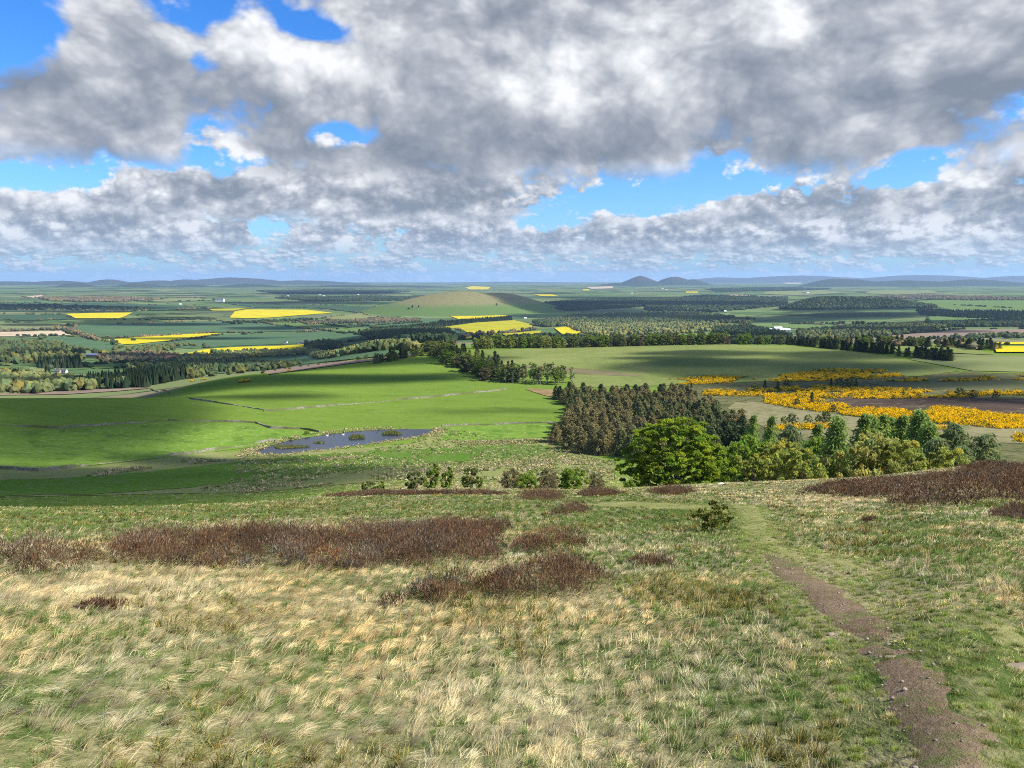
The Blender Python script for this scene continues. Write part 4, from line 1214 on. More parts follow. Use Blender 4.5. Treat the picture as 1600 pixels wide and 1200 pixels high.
GM = [L_GORSE, L_GORSE_G]
GORSE = [
    ([(1040, 594), (1100, 588), (1200, 590), (1290, 578), (1390, 579), (1412, 589), (1350, 594), (1200, 598), (1060, 602)], 'far band of orange yellow gorse below the dark field', .25, .36),
    ([(1100, 611), (1180, 609), (1280, 604), (1400, 608), (1500, 616), (1640, 620), (1640, 626), (1490, 622), (1300, 623), (1200, 620), (1100, 619)], 'middle band of orange gorse across the moor', .25, .36),
    ([(1195, 616), (1260, 622), (1320, 633), (1330, 640), (1290, 646), (1240, 639), (1195, 630)], 'gorse slope at the left end of the bright gorse', .15, .26),
    ([(1305, 643), (1350, 639), (1400, 640), (1440, 647), (1460, 637), (1510, 641), (1560, 650), (1640, 660), (1640, 676), (1560, 671), (1480, 664), (1400, 656), (1320, 650)], 'brightest sheet of yellow gorse on the moor', .05, .16),
    ([(1198, 668), (1250, 665), (1305, 664), (1302, 670), (1240, 674), (1200, 675)], 'small yellow gorse patch behind the pale birches', .1, .2),
    ([(1462, 667), (1495, 671), (1490, 675), (1465, 672)], 'tiny gorse patch above the larch row', .2, .2),
    ([(1585, 683), (1640, 684), (1640, 696), (1590, 692)], 'gorse patch at the right edge', .2, .2),
    ([(1340, 590), (1440, 593), (1640, 596), (1640, 602), (1500, 597), (1380, 597)], 'thin scattered gorse on the grey green moor', .4, .55),
]
for i, (poly, lab, mx, th) in enumerate(GORSE):
    dome_scatter('gorse', poly, 1.6, 1.30, 1.25, 52, .21, GM, lab, 100 + i, mx, thin=th)
for px, py, w_, lab in [(863, 686, 1.6, 'small gorse bush in flower at the left edge of the plantation'), (382, 597, 3.2, 'gorse bush on the far edge of the left pasture'), (300, 596, 2.2, 'orange gorse bush at the pasture rim left of the larger one'), (318, 594, 2.6, 'orange gorse bush beside the smaller one at the pasture rim'), (450, 581, 2.5, 'gorse bush at the end of the brown ploughed strip')]:
    x, y = hit(px, py)[0]
    q = np.array([(x - w_, y - w_ * .8), (x + w_, y - w_ * .8), (x + w_, y + w_ * .8), (x - w_, y + w_ * .8)])
    o = dome_scatter('gorse_bush', q, .9, .7, 1.5, 24, .22, GM, lab, int(px), .3, kind=None)
    if o: tag(o, lab, 'bush')

# ------------------------------------------------------------------ bleached rushes below the pond and round its bank
L_RUSH = leaf_mat('bleached_rush', (.52, .43, .24), trans=.35)
L_RUSH_G = leaf_mat('green_rush_blade', (.20, .24, .07), trans=.35)
for i, p in enumerate(RUSH):
    dome_scatter('rushes', p, 1.4, .80, .34, 18, .30, [L_RUSH, L_RUSH_G], ['pale rushes below the wall on the far left of the pasture', 'pale rushes between the wall and the left tip of the pond', 'straight pale strip of rushes running to the plantation corner', 'broad bed of pale rushes behind the wind bent birches', 'thin pale rushes left of the saplings on the brow', 'pale rushes in front of the left plantation corner', 'pale rushes at the lower edge of the deep green strip', 'small pale rush patch in front of the pond'][i], 900 + i, .30, thin=.40)
dome_scatter('rushes', [(300, 768), (393, 706), (500, 705), (640, 694), (700, 670), (868, 690), (890, 704), (960, 722), (960, 750), (800, 752), (620, 750), (480, 762)], 2.6, .9, .30, 14, .28, [L_RUSH, L_RUSH_G], 'loose tussocks dotted over the rough pasture below the pond', 950, .62, thin=.44)
bank_w = np.concatenate([pwz + (pwz - pwz.mean(0)) / np.hypot(*(pwz - pwz.mean(0)).T)[:, None] * k for k in (.6, 1.6, 2.8, 4.2)])
_R = np.random.default_rng(66)
bank_w = np.repeat(bank_w, 3, 0) + _R.normal(0, .8, (len(bank_w) * 3, 2))
bank_w = bank_w[vn(bank_w[:, 0] / 9, bank_w[:, 1] / 9, 3) > .42]
k_ = len(bank_w)
_d = _R.normal(size=(k_, 14, 3)) * np.array([.5, .5, .3]); _d[:, :, 2] = np.abs(_d[:, :, 2])
_P = (np.column_stack([bank_w, np.minimum(ground(bank_w[:, 0], bank_w[:, 1]), WATER_Z + .3)])[:, None, :] + _d).reshape(-1, 3)
_V, _F = leaf_quads(_P, .26, _R, .5, .6)
tag(add_obj('rushes', make_mesh('rushes', _V, _F, [L_RUSH, L_RUSH_G], midx=(_R.random(len(_F)) < .35).astype(int), col=np.repeat(tints(k_, _R, 14, spread=.25).reshape(-1, 3), 4, 0))), 'tan rushes fringing the pond all the way round', kind='stuff')

# ------------------------------------------------------------------ distant woods, hedges
M_WOOD = leaf_mat('far_foliage', (1, 1, 1), trans=.15)
ICO = None


def crown_shape(kind):
    global ICO
    bm = bmesh.new()
    if kind == 'round': bmesh.ops.create_icosphere(bm, subdivisions=2, radius=1)
    else: bmesh.ops.create_cone(bm, segments=7, radius1=1, radius2=.05, depth=2, cap_ends=False)
    bmesh.ops.triangulate(bm, faces=bm.faces)
    v = np.array([q.co[:] for q in bm.verts]); f = np.array([[q.index for q in t.verts] for t in bm.faces])
    bm.free()
    return v, f


SHAPES = {'round': crown_shape('round'), 'cone': crown_shape('cone')}


def crowns(name, pts, hgt, wid, color, label, seed, shape='round', surf=None, kind='stuff', spread=.3, cat=None):
    R = np.random.default_rng(seed)
    v0, f0 = SHAPES[shape]
    n = len(pts)
    if n == 0: return
    z = ground(pts[:, 0], pts[:, 1]) if surf is None else surf(pts[:, 0], pts[:, 1])
    h = hgt * R.uniform(.65, 1.25, n); w = wid * R.uniform(.7, 1.3, n) / 2
    rad = 1 + R.normal(0, .17, (n, len(v0), 1))
    V = v0[None] * rad
    V = V * np.stack([w, w, h * .5], -1)[:, None, :]
    V = V + np.stack([pts[:, 0], pts[:, 1], z + h * .5 - .4], -1)[:, None, :]
    Fx = (f0[None] + (np.arange(n) * len(v0))[:, None, None]).reshape(-1, 3)
    k = R.uniform(1 - spread, 1 + spread, n)[:, None]; wv = R.normal(0, .16, n)[:, None]
    c = np.array(color)[None] * k * np.concatenate([1 + wv, 1 + wv * .2, 1 - wv * .4], 1)
    pk = vn(pts[:, 0] / 130 + 7, pts[:, 1] / 130, 3)[:, None]
    c = c * (.62 + .8 * pk) * np.concatenate([.8 + .5 * pk, np.ones((n, 1)), 1.1 - .3 * pk], 1)
    c = (c[:, None, :] * R.uniform(.75, 1.25, (n, len(v0), 1))).reshape(-1, 3)
    o = add_obj(name, make_mesh(name, V.reshape(-1, 3), Fx, [M_WOOD], col=np.clip(c, .004, 1)))
    return tag(o, label, cat, kind=kind)


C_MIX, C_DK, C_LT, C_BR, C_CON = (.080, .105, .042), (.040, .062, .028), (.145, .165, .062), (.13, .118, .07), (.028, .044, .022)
WOODS = [
    ([(0, 560), (60, 547), (132, 549), (136, 560), (100, 575), (60, 577), (0, 578)], 13, 9, C_MIX, 'round', 'mixed wood in the valley at the left edge', .36),
    ([(0, 540), (40, 533), (90, 538), (130, 548), (60, 548), (0, 556)], 9, 9, C_MIX, 'round', 'scattered parkland trees in the left of the valley', .3),
    ([(0, 594), (70, 590), (120, 598), (180, 602), (205, 607), (120, 611), (60, 616), (0, 621)], 9, 8, C_LT, 'round', 'fresh green wood below the rim of the bench on the left', .6),
    ([(120, 604), (190, 594), (240, 584), (295, 578), (293, 592), (225, 606), (140, 609)], 12, 6, C_CON, 'cone', 'dark conifer wood behind the rim of the bench', .9),
    ([(170, 580), (290, 569), (380, 566), (470, 569), (440, 577), (330, 590), (292, 592), (180, 582)], 10, 8, C_MIX, 'round', 'straggling wood beyond the left pasture', .35),
    ([(150, 560), (215, 552), (300, 556), (330, 562), (240, 567), (160, 566)], 8, 8, C_BR, 'round', 'scattered brown green trees around the cottages', .35),
    ([(60, 572), (125, 566), (128, 575), (62, 577)], 14, 7, C_CON, 'cone', 'dark conifer row by the white cottages', .9),
    ([(275, 561), (400, 551.5), (480, 548), (570, 547), (650, 545), (650, 550), (570, 552), (480, 554), (400, 558), (280, 567)], 9, 8, C_LT, 'round', 'sunlit treeline below the farm and the nearest yellow field', .85),
    ([(478, 540), (510, 538), (535, 540), (530, 548), (490, 550), (476, 547)], 13, 10, C_DK, 'round', 'dark trees gathered round the farm', .6),
    ([(560, 521), (630, 513), (700, 518), (715, 530), (700, 538), (640, 535), (580, 531)], 12, 10, C_DK, 'round', 'dark valley wood left of the yellow slope', .75),
    ([(635, 514), (690, 506), (760, 500), (800, 497.5), (800, 501), (740, 505), (676, 513), (645, 518)], 14, 9, C_CON, 'cone', 'dark forest strip above the dull yellow field', .9),
    ([(470, 505), (560, 501), (650, 500), (660, 503), (580, 506), (480, 508)], 10, 10, C_BR, 'round', 'brown hedgerow wood at the foot of the knoll', .5),
    ([(570, 497), (640, 500), (660, 498), (640, 503), (590, 503)], 10, 11, C_BR, 'round', 'scrub along the lower flank of the knoll', .55),
    ([(830, 504), (900, 494), (1000, 489), (1100, 490), (1180, 500), (1170, 508), (1100, 505), (1000, 506), (900, 508), (850, 512)], 13, 12, C_MIX, 'round', 'wooded village slope behind the yellow fields', .42),
    ([(880, 509), (1000, 507), (1100, 506), (1150, 512), (1100, 520), (1000, 524), (930, 527), (900, 518)], 12, 11, C_LT, 'round', 'sunlit river wood beyond the long tree row', .42),
    ([(1120, 515), (1170, 512), (1235, 528), (1240, 538), (1150, 538), (1110, 530)], 13, 10, C_DK, 'round', 'dark wood left of the grey farm sheds', .75),
    ([(850, 474), (960, 467), (1010, 470), (1000, 480), (900, 486), (850, 484)], 15, 16, C_DK, 'round', 'dark forest band right of the knoll', .7),
    ([(1000, 472), (1100, 462), (1230, 466), (1228, 478), (1120, 488), (1010, 486)], 15, 16, C_DK, 'round', 'dark forest band in front of the twin hills', .7),
    ([(1430, 484), (1500, 488), (1640, 497), (1640, 503), (1520, 498), (1440, 493)], 14, 12, C_CON, 'cone', 'dark shelter forest right of the wooded hill', .8),
    ([(1470, 507), (1560, 502), (1640, 504), (1640, 510), (1540, 511), (1480, 512)], 12, 12, C_DK, 'round', 'dark wood below the shelter forest', .7),
    ([(1245, 520), (1330, 513), (1440, 510), (1480, 512), (1440, 520), (1370, 526), (1300, 532), (1250, 533)], 12, 10, C_MIX, 'round', 'wood between the farm sheds and the ploughed field', .6),
    ([(1440, 532), (1520, 527), (1560, 524), (1640, 524), (1640, 528), (1560, 532), (1480, 537)], 9, 10, C_MIX, 'round', 'hedgerow trees below the ploughed field', .4),
    ([(1350, 465), (1440, 462), (1560, 466), (1640, 470), (1640, 474), (1520, 470), (1400, 467)], 14, 18, C_BR, 'round', 'brown wood on the rise behind the wooded hill', .6),
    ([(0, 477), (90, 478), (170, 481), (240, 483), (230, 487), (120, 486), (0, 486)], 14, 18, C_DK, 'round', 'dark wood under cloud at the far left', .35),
    ([(60, 466), (200, 465), (260, 468), (180, 472), (80, 471)], 14, 20, C_BR, 'round', 'purple brown wood near the left skyline', .7),
    ([(430, 466), (560, 463), (700, 466), (640, 470), (480, 471)], 14, 20, C_DK, 'round', 'dark far wood left of the knoll top', .5),
    ([(400, 455), (520, 453), (640, 456), (560, 460), (430, 459)], 16, 26, C_DK, 'round', 'blue far wood below the skyline', .5),
    ([(1100, 452), (1220, 449), (1300, 452), (1220, 455), (1120, 456)], 16, 26, C_DK, 'round', 'blue far wood right of the twin hills', .5),
    ([(340, 504), (470, 499), (520, 497), (470, 503), (360, 507)], 9, 12, C_DK, 'round', 'hedge of trees below the large rapeseed field', .4),
    ([(200, 545), (300, 538), (330, 541), (250, 551), (190, 553)], 9, 9, C_MIX, 'round', 'small trees between the two left yellow fields', .25),
]
for i, (poly, h, w_, c, sh, lab, dens) in enumerate(WOODS):
    wv = hit(*carry_on(poly).T, 300)
    lo, hi = wv.min(0), wv.max(0)
    sp = w_ * .95 / math.sqrt(dens)
    area = (hi - lo).prod()
    sp = max(sp, math.sqrt(area / 7000))
    p = scatter(wv, sp, .5, 200 + i)
    k = max(1.0, sp / w_ * math.sqrt(dens) * .9)
    if dens < .6: p = p[vn(p[:, 0] / 60, p[:, 1] / 60, 3) * .55 + vn2(p[:, 0] / 220, p[:, 1] / 220, 2) * .45 > .56 - dens * .3]
    crowns('woods', p, h, w_ * k, c, lab, 300 + i, sh)
# trees on the wooded hill
gx, gy, gz = CRAG
Rk = np.random.default_rng(77)
hh = gz - ground(gx, gy)
ii = np.argwhere(hh[1:-1, 1:-1] > 6) + 1
ii = ii[Rk.choice(len(ii), min(len(ii), 3600), replace=False)]
cx, cy = gx[ii[:, 0], ii[:, 1]], gy[ii[:, 0], ii[:, 1]]
zz = dict()
crag_z = gz[ii[:, 0], ii[:, 1]]
crowns('woods', np.stack([cx, cy], -1), 15, 15, (.052, .074, .034), 'dark mixed forest clothing the wooded hill', 401, 'round', surf=lambda a, b: crag_z, spread=.5)


def treeline(px_line, n, h, w_, c, lab, seed, shape='round'):
    R = np.random.default_rng(seed)
    wv = densify(hit([p[0] for p in px_line], [p[1] for p in px_line]), 5, False)
    k = np.sort(R.choice(len(wv), n, replace=n > len(wv)))
    crowns('treeline', wv[k] + R.normal(0, 2.5, (n, 2)), h, w_, c, lab, seed, shape)


for i, (ln, n, h, w_, c, lab) in enumerate([
    ([(90, 513), (118, 521), (150, 533)], 60, 11, 12, C_BR, 'brown treeline running down beside the pale soil field'),
    ([(0, 519), (60, 516), (90, 515)], 26, 9, 12, C_BR, 'hedge with trees above the pale soil field'),
    ([(735, 524), (760, 523), (800, 521), (835, 515)], 34, 11, 10, C_BR, 'row of dark hedge trees across the yellow slope'),
    ([(715, 531), (760, 530), (850, 526), (950, 525)], 70, 9, 10, C_DK, 'dark hedge below the yellow slope'),
    ([(170, 500), (260, 500), (340, 499)], 40, 8, 14, C_DK, 'hedge line below the wedge of rapeseed'),
    ([(520, 516), (600, 508), (660, 504)], 40, 8, 12, C_DK, 'hedge line in front of the knoll'),
    ([(1490, 477), (1540, 480), (1580, 482)], 22, 9, 14, C_DK, 'scattered hedge trees on the rolling green field'),
    ([(1240, 507), (1330, 506), (1440, 509)], 60, 10, 12, C_DK, 'treeline along the foot of the wooded hill'),
    ([(1380, 532), (1440, 531), (1540, 526)], 40, 7, 8, C_DK, 'hedge below the ploughed field'),
    ([(1560, 540), (1640, 540)], 16, 4, 6, C_DK, 'thin hedge between the two yellow fields on the right'),
    ([(280, 560), (330, 553.5), (420, 548.5)], 30, 9, 9, C_MIX, 'trees along the foot of the nearest yellow field')]):
    treeline(ln, n, h, w_, c, lab, 500 + i)
for i, (poly, m_, lab) in enumerate(OTHER):
    R = np.random.default_rng(700 + i)
    w_ = hit(*carry_on(poly).T, 300); rm = float(np.hypot(w_[:, 0], w_[:, 1]).mean())
    if rm > 9000 or 'brown strip' in lab: continue
    e = densify(w_, 7)
    e = e[(vn(e[:, 0] / 70 + i, e[:, 1] / 70, 3) > .50) & (R.random(len(e)) < .8)][:420]
    crowns('hedgerow', e + R.normal(0, 1.8, e.shape), 5.5 + rm * .0006, 7 + rm * .0012, [C_DK, C_MIX, C_BR][i % 3], 'broken hedge and trees bounding the ' + lab.split(' ', 1)[0] + ' ' + lab.split(' ', 1)[1] if len(lab.split()) < 10 else 'broken hedge bounding ' + ' '.join(lab.split()[:8]), 720 + i)
for px, py, h, lab in [(165, 532.5, 13, 'lone tree at the left tip of the long yellow strip'), (176, 540, 17, 'dark broad tree below the long yellow strip'), (182, 539, 14, 'dark tree beside the broad one below the yellow strip'), (209, 533, 12, 'single round tree standing in the long yellow strip'),
                       (638, 483, 14, 'left tree of the clump on the flank of the knoll'), (645, 482, 16, 'middle tree of the clump on the flank of the knoll'), (655, 480, 14, 'right tree of the clump on the flank of the knoll'), (776, 477, 13, 'lone tree on the right shoulder of the knoll'),
                       (148, 553, 13, 'dark round tree above the pink roofed sheds'), (75, 583, 11, 'dark tree left of the white cottages'), (28, 504, 10, 'dark clump tree at the far left field edge')]:
    x, y = hit(px, py)[0]
    surf = None
    if 'knoll' in lab:
        kx, ky, kz = (q.ravel() for q in KNOLL)
        qx, qy = to_pix(kx, ky, kz)
        ok = np.hypot(qx - px, qy - py) + .002 * np.hypot(kx, ky)
        j = int(ok.argmin()); x, y = kx[j], ky[j]
        surf = lambda a, b, zz=kz[j]: np.array([zz])
    crowns('lone_tree', np.array([[x, y]]), h, h * .8, C_DK, lab, int(px * 7), 'round', surf=surf, kind=None, cat='tree')
# ------------------------------------------------------------------ drystone walls on the pasture
m, n, out = material('drystone')
geo = n.new('ShaderNodeNewGeometry')
vo = n.new('ShaderNodeTexVoronoi', feature='F1'); n.put(vo.inputs['Vector'], n.vm('MULTIPLY', geo.outputs['Position'], (1.6, 1.6, 4.5))); n.put(vo.inputs['Scale'], 1.0)
h1, h2, h3 = n.sep(vo.outputs['Color'])
c = n.mix(h1, (.12, .11, .085), (.32, .295, .235))
c = n.mix(n.remap(n.noise(geo.outputs['Position'], .12, 4, .6), .42, .58, 0, .9), c, (.11, .13, .045))
principled(n, out, c, 1.0, 0.0)
M_STONE = m


def wall(px_line, label, hgt=1.25, wid=.75, seed=1, dl=0.0):
    R = np.random.default_rng(seed)
    w = densify(hit(*carry_on(px_line).T, 120), 1.4, False)
    k = len(w)
    d = np.gradient(w, axis=0); d /= np.hypot(d[:, 0], d[:, 1])[:, None] + 1e-9
    nrm = np.stack([-d[:, 1], d[:, 0]], -1)
    w = w + nrm * (vn(np.arange(k) * .11, np.full(k, seed * 3.1), 3) - .5)[:, None] * 1.6
    low = vn(np.arange(k) * .06 + 50, np.full(k, seed * 1.7), 3)
    z = ground(w[:, 0], w[:, 1])
    hh = hgt * .72 * (np.clip((low - .3) * 4, .18, 1)) + R.normal(0, .07, k)
    V = []
    for off, top in ((-wid / 2, 0), (-wid * .32, 1), (wid * .32, 1), (wid / 2, 0)):
        p = w + nrm * off
        V.append(np.column_stack([p, z - .3 if not top else z + hh + R.normal(0, .04, k)]))
    V = np.vstack(V); i = np.arange(k - 1); f = []
    for a in range(3): f.append(np.stack([a * k + i, a * k + i + 1, (a + 1) * k + i + 1, (a + 1) * k + i], -1))
    f.append(np.array([[0, k, 2 * k, 3 * k], [k - 1, 4 * k - 1, 3 * k - 1, 2 * k - 1]]))
    return tag(add_obj('drystone_wall', make_mesh('drystone_wall', V, np.vstack(f), [M_STONE])), label, 'stone wall', 'drystone walls on the pastures')


wall([(0, 744), (60, 737), (150, 726), (250, 714), (330, 703.5), (395, 694), (430, 689)], 'pale drystone wall running from the left edge to the pond', 1.5, .9, 1)
wall([(236, 608), (268, 616), (300, 624), (380, 635), (415, 641)], 'thin dark wall slanting down from the pasture rim', 1.2, .7, 2)
wall([(265, 657), (300, 658), (360, 659), (400, 661), (424, 669), (440, 669.5), (470, 670), (500, 675)], 'kinked stone wall ending at the back of the pond', 1.4, .9, 3)
wall([(412, 643), (450, 640.5), (520, 634), (600, 627), (680, 620), (760, 612), (792, 609)], 'long pale wall crossing the pasture to the foot of the tree belt', 1.4, .9, 4)
wall([(690, 666), (740, 664), (800, 662), (868, 661)], 'low broken wall between the pond and the plantation', 1.0, .8, 5)
wall([(0, 675.5), (90, 669), (180, 663), (265, 657)], 'faint dark wall across the left pasture', 1.1, .6, 6)


# ------------------------------------------------------------------ farms and cottages
M_WALLS = {'white': mat_plain('white_render', (.74, .72, .68), .8, .2, .06, 1.5), 'stone': mat_plain('pinkish_stone', (.38, .29, .24), .9, .1, .2, 2), 'grey': mat_plain('grey_sheeting', (.34, .36, .38), .6, .3, .1, 1)}
M_ROOFS = {'slate': mat_plain('slate', (.085, .09, .105), .6, .4, .2, 2), 'pale': mat_plain('pale_roof_sheet', (.62, .64, .66), .5, .4, .08, 1), 'red': mat_plain('red_tile', (.30, .15, .10), .8, .1, .2, 2)}
M_GLASS = mat_plain('dark_window', (.03, .035, .045), .2, .5, .1, 2)


def box_mesh(name, x0, x1, y0, y1, z0, z1, mat):
    v = np.array([(x, y, z) for z in (z0, z1) for x, y in ((x0, y0), (x1, y0), (x1, y1), (x0, y1))], float)
    f = np.array([(0, 3, 2, 1), (4, 5, 6, 7), (0, 1, 5, 4), (1, 2, 6, 5), (2, 3, 7, 6), (3, 0, 4, 7)])
    return make_mesh(name, v, f, [mat])


def house(name, label, px, py, L, D, Hw, Hr, rz, wallm, roofm, chim=0, wins=0, cat='house', group=None, door=False, shift=0.0):
    x, y = hit(px, py)[0]
    root = empty(name, (x, y, float(ground(x, y)) + .0), rz)
    tag(root, label, cat, group)
    l, d = L / 2, D / 2
    # walls with gables
    v = np.array([(-l, -d, -1), (l, -d, -1), (l, d, -1), (-l, d, -1), (-l, -d, Hw), (l, -d, Hw), (l, d, Hw), (-l, d, Hw), (-l, 0, Hw + Hr), (l, 0, Hw + Hr)], float)
    f4 = np.array([(0, 1, 5, 4), (1, 2, 6, 5), (2, 3, 7, 6), (3, 0, 4, 7)]); f3 = np.array([(4, 8, 7), (5, 6, 9)])
    add_obj('wall', make_mesh(name + '_wall', v, [f4, f3], [M_WALLS[wallm]]), root)
    o, t = .35, .22
    k = Hr / d
    def slab(s):
        a = [(-l - o, s * (d + o), Hw - k * o), (l + o, s * (d + o), Hw - k * o), (l + o, 0, Hw + Hr), (-l - o, 0, Hw + Hr)]
        return a + [(p[0], p[1], p[2] + t) for p in a]
    v = np.array(slab(-1) + slab(1)); fs = np.array([(0, 1, 2, 3), (4, 7, 6, 5), (0, 4, 5, 1), (1, 5, 6, 2), (3, 2, 6, 7), (0, 3, 7, 4)])
    rf = add_obj('roof', make_mesh(name + '_roof', v, np.vstack([fs, fs + 8]), [M_ROOFS[roofm]]), root)
    for q in range(chim):
        xx = (-l + .8) if q == 0 else (l - .8)
        add_obj('chimney', box_mesh('chimney', xx - .45, xx + .45, -.4, .4, Hw + Hr - .5, Hw + Hr + 1.3, M_WALLS['stone']), rf)
    for q in range(wins):
        xx = -l + L * (q + .5) / wins
        add_obj('window', box_mesh('window', xx - .55, xx + .55, -d - .03, -d + .1, Hw * .38, Hw * .38 + 1.4, M_GLASS), root)
    if door:
        add_obj('door', box_mesh('door', -L * .2, L * .2, -d - .03, -d + .1, 0, Hw * .8, M_GLASS), root)
    return root


G = 'farm buildings by the nearest yellow field'
house('farm_barn', 'long barn with a pale sheet roof and cream wall, right end of the farm', 513, 539.5, 30, 14, 6.5, 4, .08, 'white', 'pale', cat='barn', group=G, door=True)
house('farmhouse', 'white gabled farmhouse among dark trees in the middle of the farm', 494, 540.5, 12, 8, 6, 4, .5, 'white', 'slate', 2, 3, group=G)
house('farm_barn', 'slate roofed shed behind the white farmhouse', 488, 537.5, 22, 10, 5.5, 3.5, .1, 'grey', 'slate', cat='barn', group=G)
house('farm_cottage', 'small white cottage at the left edge of the farm above the yellow crop', 446, 537, 10, 7, 4.5, 3, -.1, 'white', 'slate', 1, 2, group=G)
house('farm_shed', 'low dark roofed shed left of the farmhouse', 471, 537, 18, 9, 4, 3, 0, 'grey', 'slate', cat='shed', group=G)
G = 'sheds of the farm by the river woods'
house('farm_shed', 'pale roofed shed with white end, tallest at the river farm', 1215, 517, 24, 14, 8, 4.5, .15, 'white', 'pale', cat='shed', group=G, door=True)
house('farm_shed', 'long low white roofed shed right of the tallest one', 1226, 518.5, 30, 12, 6, 3.5, .05, 'grey', 'pale', cat='shed', group=G)
house('farm_shed', 'grey shed with dark bays left of the tallest one', 1197, 519, 32, 14, 6.5, 4, 0, 'grey', 'pale', cat='shed', group=G, door=True)
house('farm_shed', 'smaller slate roofed shed in front of the grey one', 1205, 521, 18, 9, 5, 3, .3, 'stone', 'slate', cat='shed', group=G)
G = 'cottages in the left valley'
house('cottage', 'stone cottage, left of the pair beside the dark conifer row', 90, 583, 7, 5, 2.8, 2.2, .1, 'stone', 'slate', 2, 2, group=G)
house('cottage', 'white cottage, right of the pair beside the dark conifer row', 101, 582.5, 6.5, 5, 2.8, 2.2, -.1, 'white', 'slate', 1, 2, group=G)
house('farm_shed', 'long pinkish shed among trees, left half', 142, 557, 26, 9, 3.6, 2.2, .05, 'stone', 'pale', cat='shed', group=G)
house('farm_shed', 'long pinkish shed among trees, right half', 160, 556.5, 22, 9, 3.6, 2.2, .0, 'stone', 'red', cat='shed', group=G)
house('cottage', 'pink stone house with red roof below the yellow field', 268, 562.5, 16, 8, 5, 3.5, .1, 'stone', 'red', 2, 3, group=G)
house('cottage', 'pink stone cottage just left of the red roofed house', 256, 563, 10, 7, 4.2, 3, -.2, 'stone', 'red', 1, 2, group=G)
house('cottage', 'white gabled cottage among dark trees left of the pasture rim', 315, 578, 7, 6, 4.5, 3, 1.2, 'white', 'slate', 1, 1, group=G)
house('cottage', 'small stone cottage near the top of the pasture rim', 384, 573, 9, 7, 4, 3, .2, 'stone', 'slate', 1, 2, group=G)
house('cottage', 'white cottage beside trees at the top of the yellow slope', 776, 500, 14, 8, 5, 3.5, .1, 'white', 'slate', 1, 3, group='cottages by the yellow slope')
for i, (px, py, L, lab) in enumerate([
    (344, 471.5, 60, 'long white shed far off near the left skyline'), (283, 470, 14, 'white house dot left of the long far shed'), (282, 476, 14, 'white house dot below the first far one'),
    (500, 461, 26, 'white farm far off below the skyline left of centre'), (506, 463, 20, 'pale shed beside the far white farm'), (597, 462.5, 22, 'white house dot left of the knoll top'), (628, 464.5, 18, 'pale house dot nearest the knoll top'),
    (560, 461, 18, 'pale house dot between the far farm and the knoll'), (450, 463, 18, 'faint pale house on the far left plain'),
    (821, 498, 12, 'white house at the left of the village in the river woods'), (860, 499, 14, 'pale house with a slate roof in the village'), (866, 500, 12, 'pale house right beside the slate roofed one in the village'), (884, 502, 12, 'white house at the right of the village'), (880, 505, 10, 'small white house below the village'),
    (1022, 452, 40, 'white farm below the left twin hill'), (1035, 451.5, 34, 'pale farm between the twin hills'), (1041, 453, 30, 'pale house below the right twin hill'), (1107, 451.5, 36, 'white farm right of the twin hills'), (1113, 450.5, 30, 'white house beside the farm right of the twin hills'),
    (1071, 501.5, 12, 'white house in the sunlit river woods'), (1133, 487, 14, 'pale house at the edge of the dark forest'), (1218, 454, 44, 'long white shed far right of the twin hills'), (1256, 459, 46, 'white shed on the light green field far right'), (1262, 458.5, 30, 'small white shed next to the one on the light green field'), (987, 458.5, 30, 'white dot of a farm left of the dark forest')]):
    house('far_house', lab, px, py, L, L * .45, L * .26 + 1, L * .12 + 1, R5.uniform(-.4, .4), 'white', R5.choice(['slate', 'pale']), group='houses scattered far off in the valley')

# ------------------------------------------------------------------ islets and birds on the pond
L_REED = leaf_mat('reed_blade', (.20, .19, .06), trans=.3)
L_REED_G = leaf_mat('green_rush', (.09, .14, .03), trans=.3)


